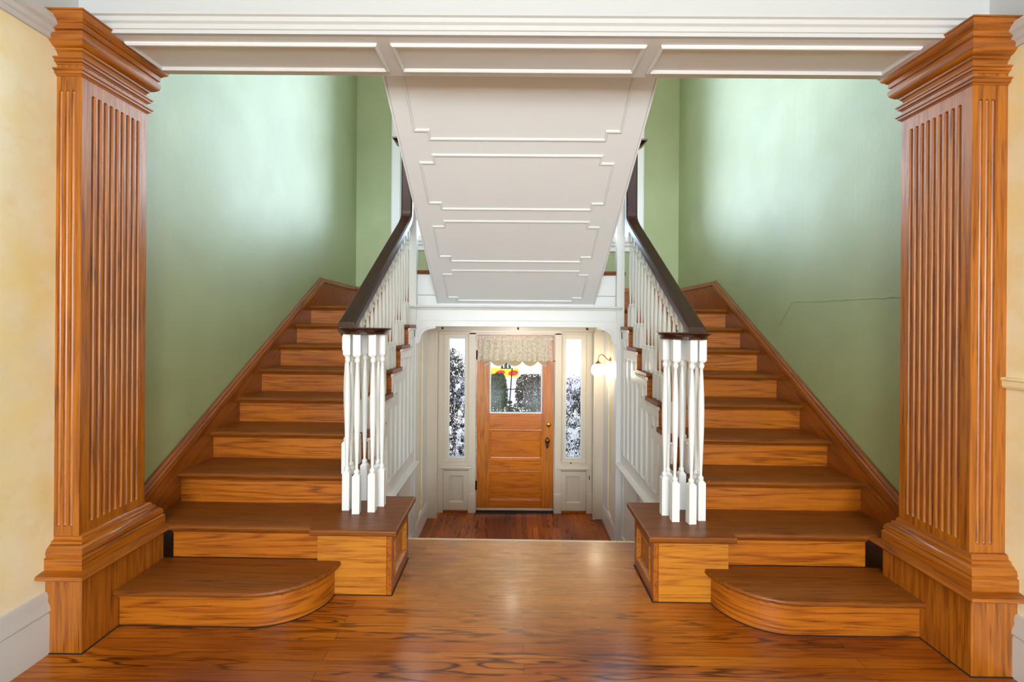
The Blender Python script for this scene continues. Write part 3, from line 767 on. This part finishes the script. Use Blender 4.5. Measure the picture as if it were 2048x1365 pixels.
# ------------------------------------------------------------------ entrance wall
for s, side in ((-1, 'left'), (1, 'right')):
    x0, x1 = sorted((CX+s*.874, CX+s*1.02))
    m = MB(); m.box(x0, x1, 4.80, YD+.02, ZE, 1.44)
    a, b = sorted((CX+s*.862, CX+s*.882)); m.box(a, b, 4.79, 4.815, ZE, 1.36)
    struct(m.build('trim_%d' % (5 if s < 0 else 6), M['warm_white'], bev=.004, settled=False), 'off white corner pier at the %s end of the entrance wall' % side, 'trim')
    a, b = sorted((CX+s*(XO+.09), CX+s*1.10))
    struct(box(a, b, 4.27, YD+.2, ZE, 1.47).build('wall_%s.002' % side, M['warm_white'], settled=False), 'side wall of the entrance %s of the door' % side, 'wall')
m = MB()
DX0, DX1, DZ1 = -.458, .424, 1.318
m.box(CX-1.05, CX+1.05, YD+.02, YD+.16, 1.36, 1.62)
for s in (-1, 1):
    a, b = sorted((CX+s*.78, CX+s*1.05)); m.box(a, b, YD+.02, YD+.16, ZE, 1.36)
    a, b = sorted((CX+s*.44, CX+s*.78))
    m.box(a, b, YD+.02, YD+.16, ZE, -.17)
struct(m.build('wall_entrance', M['warm_white'], settled=False), 'off white entrance wall around the front door', 'wall')
struct(box(CX-1.10, CX+1.10, 4.27, YD+.16, 1.47, 1.56).build('ceiling.002', M['frieze'], settled=False), 'low white ceiling over the entrance', 'ceiling')
m = MB(); m.box(CX-.9, CX+.9, YD-.03, YD+.03, 1.357, 1.46); m.box(CX-.88, CX+.88, YD-.012, YD+.03, 1.32, 1.354)
for s in (-1, 1):
    m.hexa([(CX+s*.84, YD-.03, 1.357), (CX+s*.80, YD+.02, 1.357), (CX+s*1.0, 4.80, 1.357), (CX+s*.98, 4.77, 1.357)], [(CX+s*.84, YD-.03, 1.46), (CX+s*.80, YD+.02, 1.46), (CX+s*1.0, 4.80, 1.46), (CX+s*.98, 4.77, 1.46)])
struct(m.build('trim_7', M['warm_white'], bev=.003, settled=False), 'off white header board above the front door', 'trim')
for i, (x, lab) in enumerate(((-.846, 'rusty hook stub left of the door on the header board'), (.009, 'small hook on the header board over the middle of the door'), (.79, 'rusty hook stub right of the door on the header board'))):
    t = thing('metal_hook', lab, 'hook', (x, YD-.03, 1.39), 'hooks on the header board')
    m = MB(); m.box(x-.010, x+.010, YD-.034, YD-.029, 1.378, 1.404); m.build('hook_plate', M['chip'] if i != 1 else M['iron'], t, settled=False)
    m = MB(); m.tube([(x, YD-.034, 1.398), (x+.004, YD-.048, 1.394), (x+.008, YD-.052, 1.384), (x+.006, YD-.046, 1.376)], .0035, 6); m.build('hook_arm', M['iron'], t, smooth=True, settled=False)

# door casings (between door and sidelights)
for s, x0, x1, nm in ((-1, -.545, DX0-.008, 'trim_8'), (1, DX1+.008, .51, 'trim_9')):
    m = MB(); m.box(x0, x1, YD-.012, YD+.1, ZE, 1.34); m.box(x0-.004, x1+.004, YD-.022, YD, ZE, ZE+.22)
    struct(m.build(nm, M['warm_white'], bev=.004, settled=False), 'off white mullion post %s of the front door' % ('left' if s < 0 else 'right'), 'trim')

# front door
d = thing('door_1', 'orange oak front door with a glazed upper half and two lower panels', 'door', ((DX0+DX1)/2, YD+.03, ZE), kind='structure')
yd0, yd1 = YD+.012, YD+.056
ZB = ZE+.022
GL = (-.315, .272, .418, 1.21)
stl, str_ = -.31, .29
for x0, x1 in ((DX0, stl), (str_, DX1)): box(x0, x1, yd0, yd1, ZB, DZ1).build('stile', M['door_z'], d, bev=.002, settled=False)
for z0, z1 in ((1.21, DZ1), (.232, .418), (-.24, -.105), (ZB, -.578)): box(stl, str_, yd0, yd1, z0, z1).build('rail', M['door_x'], d, bev=.002, settled=False)
for z0, z1 in ((-.105, .232), (-.578, -.24)):
    p = box(stl-.01, str_+.01, yd0+.014, yd1-.014, z0-.01, z1+.01).build('panel', M['door_x'], d, settled=False)
    m = MB(); m.sweep([(stl, z0), (str_, z0), (str_, z1), (stl, z1)], [(0, .014), (0, .002), (.006, .001), (.012, .006), (.020, .008), (.022, .014)], lambda u, v, h: (u, yd0+h, v), True)
    m.build('panel_moulding', M['door_x'], p, settled=False)
pn = box(stl, str_, yd0+.02, yd0+.025, .418, 1.21).build('pane', M['glass'], d, settled=False)
m = MB(); m.sweep([(stl, .418), (str_, .418), (str_, 1.21), (stl, 1.21)], [(0, .0), (0, .02), (.015, .018), (.015, .004), (.010, .0)], lambda u, v, h: (u, yd0+h, v), True)
m.build('glazing_bead', M['bead'], pn, settled=False)
box(DX0+.003, DX1-.003, yd0-.012, yd0+.001, ZE+.024, ZE+.046).build('weatherstrip', M['silver'], d, bev=.003, settled=False)
box(DX0, DX1, yd0-.004, yd1, ZE+.004, ZE+.024).build('door_sweep', M['rubber'], d, settled=False)
for z in (1.085, -.405):
    m = MB(); m.lathe([(.009, -.05), (.009, .05), (.005, .056), (.005, -.0)][:2]+[(.004, .056)], (DX0-.004, yd0-.008, z), 8); m.box(DX0-.018, DX0+.010, yd0-.004, yd0+.006, z-.05, z+.05)
    m.build('hinge', M['iron'], d, settled=False)
m = MB(); m.lathe([(.028, 0), (.028, -.008), (.022, -.014), (.020, -.020), (.012, -.022)], (.367, yd0, .292), 20, 'y'); m.box(.363, .371, yd0-.034, yd0-.018, .280, .304)
m.build('deadbolt', M['brass'], d, smooth=True, settled=False)
kp = MB(); kp.prism([(.352+.022*math.cos(a), .085+.068*math.sin(a)) for a in [2*PI*i/24 for i in range(24)]], lambda u, v, w: (u, w, v), yd0-.004, yd0+.002)
kp = kp.build('keyhole_plate', M['dark_brass'], d, settled=False)
m = MB(); m.lathe([(.010, 0), (.010, -.02), (.022, -.028), (.028, -.040), (.026, -.050), (.014, -.056)], (.352, yd0-.002, .118), 18, 'y'); m.build('doorknob', M['dark_brass'], kp, smooth=True, settled=False)
m = MB(); m.box(.348, .356, yd0-.006, yd0-.003, .030, .056); m.build('keyhole', M['iron'], kp, settled=False)
m = MB(); m.tube([(.393+.022, yd0+.0, 1.022), (.43, yd0-.02, 1.022), (.437, yd0-.03, 1.020)], .004, 6); m.build('curtain_hook', M['iron'], d, settled=False)
struct(box(DX0-.01, DX1+.01, YD-.02, YD+.12, ZE-.002, ZE+.004).build('trim_10', M['rubber'], settled=False), 'dark threshold below the front door', 'trim')

# sidelights
for s, nm, xa, xb, side in ((-1, 'window_1', -.777, -.588, 'left'), (1, 'window_2', .556, .738, 'right')):
    w = thing(nm, 'tall narrow sidelight of feathered glass %s of the front door' % side, 'window', ((xa+xb)/2, YD, ZE), kind='structure')
    z0, z1 = -.085, 1.278
    o0, o1 = xa-.062, xb+.050
    if s > 0: o0, o1 = xa-.046, xb+.066
    m = MB()
    for p in ((o0, xa, -.175, 1.36), (xb, o1, -.175, 1.36), (xa, xb, -.175, z0), (xa, xb, z1, 1.36)): m.box(p[0], p[1], YD, YD+.07, p[2], p[3])
    m.build('window_frame', M['warm_white'], w, bev=.003, settled=False)
    m = MB(); m.sweep([(o0+.004, z0-.045), (o1-.004, z0-.045), (o1-.004, 1.335), (o0+.004, 1.335)], [(0, 0), (0, .012), (.006, .014), (.012, .010), (.014, 0)], lambda u, v, h: (u, YD-h, v), True)
    m.build('frame_bead', M['warm_white'], w, settled=False)
    m = MB(); m.sweep([(xa, z0), (xb, z0), (xb, z1), (xa, z1)], [(-.001, .0), (-.001, .016), (.008, .014), (.009, 0)], lambda u, v, h: (u, YD+.016-h, v), True); m.build('glazing_bead', M['bead'], w, settled=False)
    box(xa, xb, YD+.02, YD+.026, z0, z1).build('pane', M['chip_glass'], w, settled=False)
    c = (xa+xb)/2
    m = MB(); m.prism([(.02, 0), (-.035, .0), (-.042, .010), (-.040, .024), (-.03, .03), (.02, .034)], lambda u, v, x: (x, YD+u, -.205+v), c-.182, c+.182); m.prism([(.02, -.014), (-.018, -.014), (-.024, 0), (.02, 0)], lambda u, v, x: (x, YD+u, -.205+v), c-.15, c+.15)
    m.build('window_sill', M['warm_white'], w, smooth=True, settled=False)
    m = MB(); u0, u1 = c-.148, c+.148; v0, v1 = ZE+.03, -.235
    for p in ((u0, u0+.066, v0, v1), (u1-.066, u1, v0, v1), (u0+.066, u1-.066, v0, v0+.09), (u0+.066, u1-.066, v1-.055, v1)): m.box(p[0], p[1], YD-.008, YD+.03, p[2], p[3])
    m.sweep([(u0+.066, v0+.09), (u1-.066, v0+.09), (u1-.066, v1-.055), (u0+.066, v1-.055)], [(-.001, 0), (-.001, .010), (.012, .002), (.014, 0)], lambda u, v, h: (u, YD-.002-h+.006, v), True)
    m.build('apron_panel', M['warm_white'], w, bev=.002, settled=False)
    box(u0, u1, YD-.02, YD+.03, ZE, ZE+.03).build('base_strip', M['oak_x'], w, settled=False)
    for a, b in ((o0-.075, u0-.002), (u1+.002, o1+.06)):
        if s > 0 and a < .5: continue
        if s < 0 and b > -.55: continue
        m = MB(); m.box(a, b, YD-.004, YD+.03, ZE, 1.34); m.box(a, b, YD-.018, YD+.01, ZE, ZE+.225); m.build('side_casing', M['warm_white'], w, bev=.004, settled=False)
for i, (x, z, w_, h_, lab) in enumerate(((.622, -.135, .022, .030, 'brown patch of chipped paint below the right sidelight glass'), (.833, -.305, .014, .05, 'narrow brown paint chip under the right sidelight sill'))):
    m = MB(); y = YD-.0055 if i else YD-.001
    m.prism([(x-w_/2, z-h_/2), (x+w_/2, z-h_*.4), (x+w_*.4, z+h_*.1), (x+w_/2, z+h_/2), (x-w_*.3, z+h_*.4)], lambda u, v, w: (u, w, v), y, y+.004)
    tag(m.build('paint_chip', M['chip'], settled=False), lab, 'paint chip')

# lace valance and shade on the door
v = thing('lace_valance', 'gathered cream lace valance over the front door glass', 'curtain', (-.03, YD-.01, 1.31))
def lace_pt(u, t):
    x = -.452+.858*u+(.012*(1-2*u))*(1-t); z = 1.262-.24*t
    amp = .007+.011*t
    y = YD-.016-amp*math.sin(u*2*PI*12+1.6*math.sin(u*9))-.004*math.sin(u*2*PI*31+1)*(1-.4*t)
    return (x, y, z-.006*math.cos(u*2*PI*9)*(t > .98))
m = MB(); NU, NVv = 220, 14
for off in (0, .0015):
    g = [[m.bm.verts.new((lambda p: (p[0], p[1]+off, p[2]))(lace_pt(i/NU, j/NVv))) for i in range(NU+1)] for j in range(NVv+1)]
    for j in range(NVv):
        for i in range(NU): m.bm.faces.new((g[j][i], g[j][i+1], g[j+1][i+1], g[j+1][i]))
    break
m.build('lace_cloth', M['lace'], v, smooth=True, settled=False)
m = MB()
g = []
for j in range(5):
    row = []
    for i in range(NU+1):
        u = i/NU; x = -.464+.868*u
        row.append(m.bm.verts.new((x, YD-.020-.006*math.sin(u*2*PI*27+math.sin(u*31))-.003*math.sin(j*1.5), 1.262+.012*j+(.004*math.sin(u*2*PI*38) if j == 4 else 0))))
    g.append(row)
for j in range(4):
    for i in range(NU): m.bm.faces.new((g[j][i], g[j][i+1], g[j+1][i+1], g[j+1][i]))
m.build('gathered_heading', M['lace'], v, smooth=True, settled=False)
m = MB(); m.tube([(-.47, YD-.014, 1.270), (.41, YD-.014, 1.272)], .006, 8); m.build('curtain_rod', M['bead'], v, smooth=True, settled=False)
r = thing('roller_shade', 'cream scalloped shade edge hanging below the lace valance', 'shade', (-.03, YD-.002, 1.25))
pts = [(-.378, 1.24)]
cus = [-.378, -.300, -.118, .062, .236, .335]
pts_b = []
for i in range(5):
    a, b = cus[i], cus[i+1]
    for q in range(11):
        u = q/10; dep = .056*math.sin(PI*u)**.8
        if i == 0: dep = .045*math.sin(PI/2+PI/2*u)
        if i == 4: dep = .050*math.sin(PI/2*u)
        if q == 10 and i < 4: continue
        pts_b.append((a+(b-a)*u, 1.018-dep))
pts = [(-.378, 1.25)]+pts_b+[(.335, 1.25)]
m = MB(); m.prism(pts, lambda u, v, w: (u, w, v), YD+.0005, YD+.002); m.build('scalloped_cloth', M['shade'], r, settled=False)
m = MB(); m.tube([(x, YD-.001, z-.004) for x, z in pts_b], .0035, 5); m.build('scallop_braid', M['bead'], r, settled=False)
m = MB(); m.tube([(-.382, YD-.002, 1.24), (-.378, YD-.006, .9), (-.374, YD-.008, .58)], .003, 6); m.lathe([(.003, 0), (.006, -.01), (.006, -.03), (.002, -.036)], (-.374, YD-.008, .58), 8); m.build('pull_cord', M['shade'], r, settled=False)

# wall lamp
t = thing('wall_sconce', 'lit white globe wall lamp on a curved brass arm right of the door', 'wall lamp', (.96, 4.5, 1.05))
gx, gz = .835, .972
m = MB(); m.lathe([(.030, .066), (.045, .058), (.060, .040), (.071, .012), (.072, -.006), (.066, -.032), (.052, -.052), (.030, -.066), (.01, -.070)], (gx, 4.5, gz), 24)
m.build('glass_globe', M['globe'], t, smooth=True, settled=False)
m = MB(); m.lathe([(.030, .060), (.036, .064), (.036, .072), (.020, .080), (.012, .088), (.010, .096)], (gx, 4.5, gz), 18); m.build('brass_fitter', M['brass'], t, smooth=True, settled=False)
pts = [(gx, gz+.095), (gx+.001, gz+.125), (gx+.012, gz+.150), (gx+.034, gz+.160), (gx+.058, gz+.150), (gx+.078, gz+.126), (gx+.098, gz+.104), (gx+.120, gz+.098), (.957, gz+.100)]
m = MB(); m.tube([(x, 4.5, z) for x, z in pts], .0055, 8); m.build('curved_arm', M['brass'], t, smooth=True, settled=False)
m = MB(); m.lathe([(.034, 0), (.034, -.006), (.022, -.014), (.010, -.020)], (.957+.009, 4.5, gz+.100), 18, 'x'); m.build('wall_plate', M['brass'], t, smooth=True, settled=False)

# cracks in the green plaster of the right wall
m = MB(); rr = random.Random(3)
def crack(pts, w):
    for a, b in zip(pts, pts[1:]):
        n = 6
        for i in range(n):
            y0, z0 = (a[0]+(b[0]-a[0])*i/n, a[1]+(b[1]-a[1])*i/n); y1, z1 = (a[0]+(b[0]-a[0])*(i+1)/n, a[1]+(b[1]-a[1])*(i+1)/n)
            j0, j1 = rr.uniform(-.004, .004), rr.uniform(-.004, .004); ww = w*rr.uniform(.5, 1.3)
            m.hexa([(XW+.001, y0, z0+j0), (XW+.001, y1, z1+j1), (XW+.001, y1, z1+j1+ww), (XW+.001, y0, z0+j0+ww)], [(XW-.003, y0, z0+j0), (XW-.003, y1, z1+j1), (XW-.003, y1, z1+j1+ww*.5), (XW-.003, y0, z0+j0+ww*.5)])
crack([(3.26, 1.632), (3.05, 1.625), (2.80, 1.620), (2.60, 1.617), (2.36, 1.612)], .004)
crack([(3.27, 1.63), (3.34, 1.55), (3.42, 1.46)], .0018)
tag(m.build('plaster_crack', M['green']), 'long level crack in the green plaster near the right pillar', 'crack')

# ------------------------------------------------------------------ outside the front door
ZG = -.95
struct(box(-14, 14, YD+.18, 13.0, ZG-.1, ZG).build('floor_outside', M['pave'], settled=False), 'pale paved front yard seen through the door glass', 'ground')
struct(box(-30, 30, 13.0, 22.0, ZG-.25, ZG-.12).build('street', M['asphalt'], settled=False), 'pale street beyond the yard', 'street')
bl = thing('street_building', 'white building across the street seen through the door glass', 'building', (0, 22.3, ZG-.2))
m = MB(); m.box(-25, 25, 22, 22.6, ZG-.2, 2.2); m.build('building_wall', M['stucco'], bl, settled=False)
m = MB(); m.box(-25, 25, 21.96, 22.02, -.42, -.34); m.build('wall_band', M['pave'], bl, settled=False)
def bush(name, label, cx, cy, rx, ry, z0, z1, n, mat, stems=5, size=.05, taper=0.0, group=None):
    t = thing(name, label, 'shrub', (cx, cy, ZG), group); m = MB()
    for i in range(n):
        while True:
            a, b, c = [random.uniform(-1, 1) for _ in range(3)]
            if abs(a)**4+abs(b)**4+abs(c)**4 < 1: break
        k = 1-taper*max(0, c)
        p = Vector((cx+a*rx*k, cy+b*ry*k, (z0+z1)/2+c*(z1-z0)/2))
        d = Vector((random.gauss(0, 1), random.gauss(0, 1), random.gauss(.3, 1))).normalized(); u = d.orthogonal().normalized()*size*random.uniform(.3, .5); d = d*size*random.uniform(.7, 1.2)
        w = u.cross(d).normalized()*.004
        m.bm.faces.new([m.bm.verts.new(q) for q in (p-d*.5, p+u*.6+w, p+d*.5, p-u*.6+w)])
    m.build('foliage', mat, t, settled=False)
    m = MB()
    for i in range(stems):
        x, y = cx+random.uniform(-.5, .5)*rx, cy+random.uniform(-.5, .5)*ry
        m.tube([(x, y, ZG), (x+random.uniform(-.08, .08), y, (ZG+z1)/2), (x+random.uniform(-.15, .15)*rx/.3, y, z1-.15)], .014, 6)
    m.build('stems', M['trunk'], t, settled=False)
YH = 9.0
def px(x, y=YH): return -.06+(x-1024)*y/870
bush('clipped_shrub', 'dense dark green shrub at the left of the door glass', px(996), YH, .21, .25, -.30, .43, 2600, M['leaf'], 4, .06, .25)
bush('open_shrub', 'thin brownish leafy shrub at the right of the door glass', px(1066), YH, .36, .3, -.30, .42, 2600, M['leaf2'], 7, .055, .1)
bush('low_hedge', 'low dark green hedge below the two shrubs outside the door', px(1030), YH-.3, .9, .18, -.62, -.16, 3000, M['leaf3'], 9, .06)
f = thing('metal_railing', 'thin dark yard railing with an oval boss on its centre post', 'railing', (px(1022, 8.4), 8.4, ZG))
m = MB(); m.tube([(-.9, 8.4, .19), (.9, 8.4, .185)], .010, 6); m.build('top_rail', M['iron'], f, settled=False)
m = MB(); m.tube([(px(1020, 8.4), 8.4, ZG), (px(1020.5, 8.4), 8.4, -.05), (px(1025, 8.4), 8.4, .60)], .011, 6); m.build('centre_post', M['iron'], f, settled=False)
m = MB(); m.lathe([(.005, -.035), (.03, -.03), (.05, -.015), (.056, 0), (.05, .015), (.03, .03), (.005, .035)], (px(1020.5, 8.4), 8.4, -.065), 14); m.build('oval_boss', M['iron'], f, smooth=True, settled=False)
m = MB(); m.tube([(px(985, 8.4), 8.4, ZG), (px(985, 8.4), 8.4, .48)], .012, 6); m.tube([(px(1078, 8.4), 8.4, ZG), (px(1078, 8.4), 8.4, .48)], .012, 6); m.build('end_posts', M['iron'], f, settled=False)
YS = 14.0
def sx(x): return -.06+(x-1024)*YS/870
def sz(y): return 1.433-(y-650)*YS/870
t = thing('street_sign', 'yellow and red billboard across the yard behind the shrubs', 'sign', (sx(1010), YS, -1.1))
m = MB(); m.box(sx(968), sx(1038), YS, YS+.06, sz(754), sz(737)); m.build('sign_board', M['signY'], t, settled=False)
for a, b in ((991, 1011), (1017, 1037), (966, 984)):
    cxx, rx_ = (sx(a)+sx(b))/2, (sx(b)-sx(a))/2
    m = MB(); m.prism([(cxx+rx_*math.cos(2*PI*i/20), sz(746.5)+.085*math.sin(2*PI*i/20)+.02*math.cos(2*PI*i/20)) for i in range(20)], lambda u, v, w: (u, w, v), YS-.012, YS+.01); m.build('red_blob', M['signR'], t, settled=False, label='red rounded shape on the sign')
m = MB(); m.prism([(sx(1002), sz(738)), (sx(1023), sz(738)), (sx(1021), sz(724)), (sx(1012), sz(714)), (sx(1004), sz(724))], lambda u, v, w: (u, w, v), YS-.014, YS+.05); m.build('green_crest', M['signG'], t, settled=False, label='dark green crest on the sign')
m = MB()
for a in (1007, 1015): m.prism([(sx(a), sz(736)), (sx(a+2.6), sz(736)), (sx(a+1.6), sz(728)), (sx(a+.6), sz(728))], lambda u, v, w: (u, w, v), YS-.02, YS-.012)
m.build('white_marks', M['signW'], t, settled=False)
m = MB(); m.box(sx(981), sx(986), YS+.02, YS+.10, -1.08, sz(715)); m.build('sign_post', M['signW'], t, settled=False, label='white sign post')
m = MB(); m.box(sx(1026), sx(1030), YS+.02, YS+.10, -1.08, sz(752)); m.build('sign_post', M['signW'], t, settled=False)
# planting right outside the sidelights
bush('leafy_shrub', 'tall shrub seen blurred through the left sidelight', -.98, 6.6, .55, .30, -.95, 1.08, 560, M['leaf4'], 6, .12, .75)
bush('leafy_shrub', 'lower shrub seen blurred through the right sidelight', .98, 6.6, .55, .30, -.95, .62, 700, M['leaf4'], 6, .10, .45)

# ------------------------------------------------------------------ light
W = bpy.data.worlds.new('daylight'); SC.world = W; W.use_nodes = True
nt = W.node_tree; bg = nt.nodes['Background']
sky = nt.nodes.new('ShaderNodeTexSky'); sky.sky_type = 'NISHITA'; sky.sun_disc = False; sky.sun_elevation = math.radians(42); sky.sun_rotation = math.radians(200); sky.air_density = 1.2; sky.dust_density = 2.0
nt.links.new(sky.outputs[0], bg.inputs[0]); bg.inputs[1].default_value = 0.42

def area(name, loc, rot, sx_, sy_, power, col):
    l = bpy.data.lights.new(name, 'AREA'); l.shape = 'RECTANGLE'; l.size = sx_; l.size_y = sy_; l.energy = power; l.color = col
    o = bpy.data.objects.new(name, l); COL.objects.link(o); o.location = loc; o.rotation_euler = rot; return o
# daylight at the landing window, the hall windows behind, and the open sky over the yard
area('daylight_landing_window', (0, YB+.35, 3.75), (-PI/2, 0, 0), 3.0, 2.6, 250, (.76, .90, 1.0))
for x in (-.95, .95): area('daylight_hall_window', (x, YR-.3, 1.65), (PI/2, 0, 0), 1.3, 1.9, 185, (.87, .94, 1.0))
sun = bpy.data.lights.new('sun', 'SUN'); sun.energy = 1.5; sun.angle = math.radians(3); sun.color = (1, .95, .87)
so = bpy.data.objects.new('sun', sun); COL.objects.link(so); so.rotation_euler = (math.radians(40), 0, math.radians(68))
# added fill light behind the viewer that evens out the hall brightness
l = bpy.data.lights.new('hall_ceiling_lamp', 'POINT'); l.energy = 40; l.shadow_soft_size = .18; l.color = (1, .97, .93)
lo = bpy.data.objects.new('hall_ceiling_lamp', l); COL.objects.link(lo); lo.location = (0, -.9, 2.75)
l = bpy.data.lights.new('entrance_ceiling_lamp', 'POINT'); l.energy = 2.4; l.shadow_soft_size = .04; l.color = (1, .95, .86)  # unseen fill point added behind the lintel to brighten the entrance
lo = bpy.data.objects.new('entrance_ceiling_lamp', l); COL.objects.link(lo); lo.location = (-.02, 4.5, 1.425)
area('daylight_upstairs_window', (0, -.1, 4.4), (PI/2, 0, 0), 2.9, 1.25, 45, (.84, .93, 1.0))  # added cool fill for the stairwell walls; its upstairs window is invented

# ------------------------------------------------------------------ camera
cam = bpy.data.cameras.new('camera'); co = bpy.data.objects.new('camera', cam); COL.objects.link(co)
cam.sensor_width = 36; cam.lens = 36*870/2048; cam.clip_start = .02
cam.shift_y = -(682.5-650)/2048
co.location = (-.06, 0, 1.433)
co.rotation_euler = Matrix.Rotation(PI/2, 3, 'X').to_euler()
co.rotation_euler = (Matrix.Rotation(PI/2, 3, 'X') @ Matrix.Rotation(math.radians(.4), 3, 'Z')).to_euler()
SC.camera = co

vs = SC.view_settings; vs.view_transform = 'Standard'; vs.look = 'None'; vs.exposure = 0.44; vs.gamma = 1.0; vs.use_curve_mapping = False
SC.cycles.use_denoising = True
SC.cycles.max_bounces = 10; SC.cycles.diffuse_bounces = 3; SC.cycles.glossy_bounces = 4; SC.cycles.transmission_bounces = 8; SC.cycles.transparent_max_bounces = 12
SC.cycles.sample_clamp_indirect = 6.0
for o in bpy.data.objects:
    if '_o' in o: del o['_o']
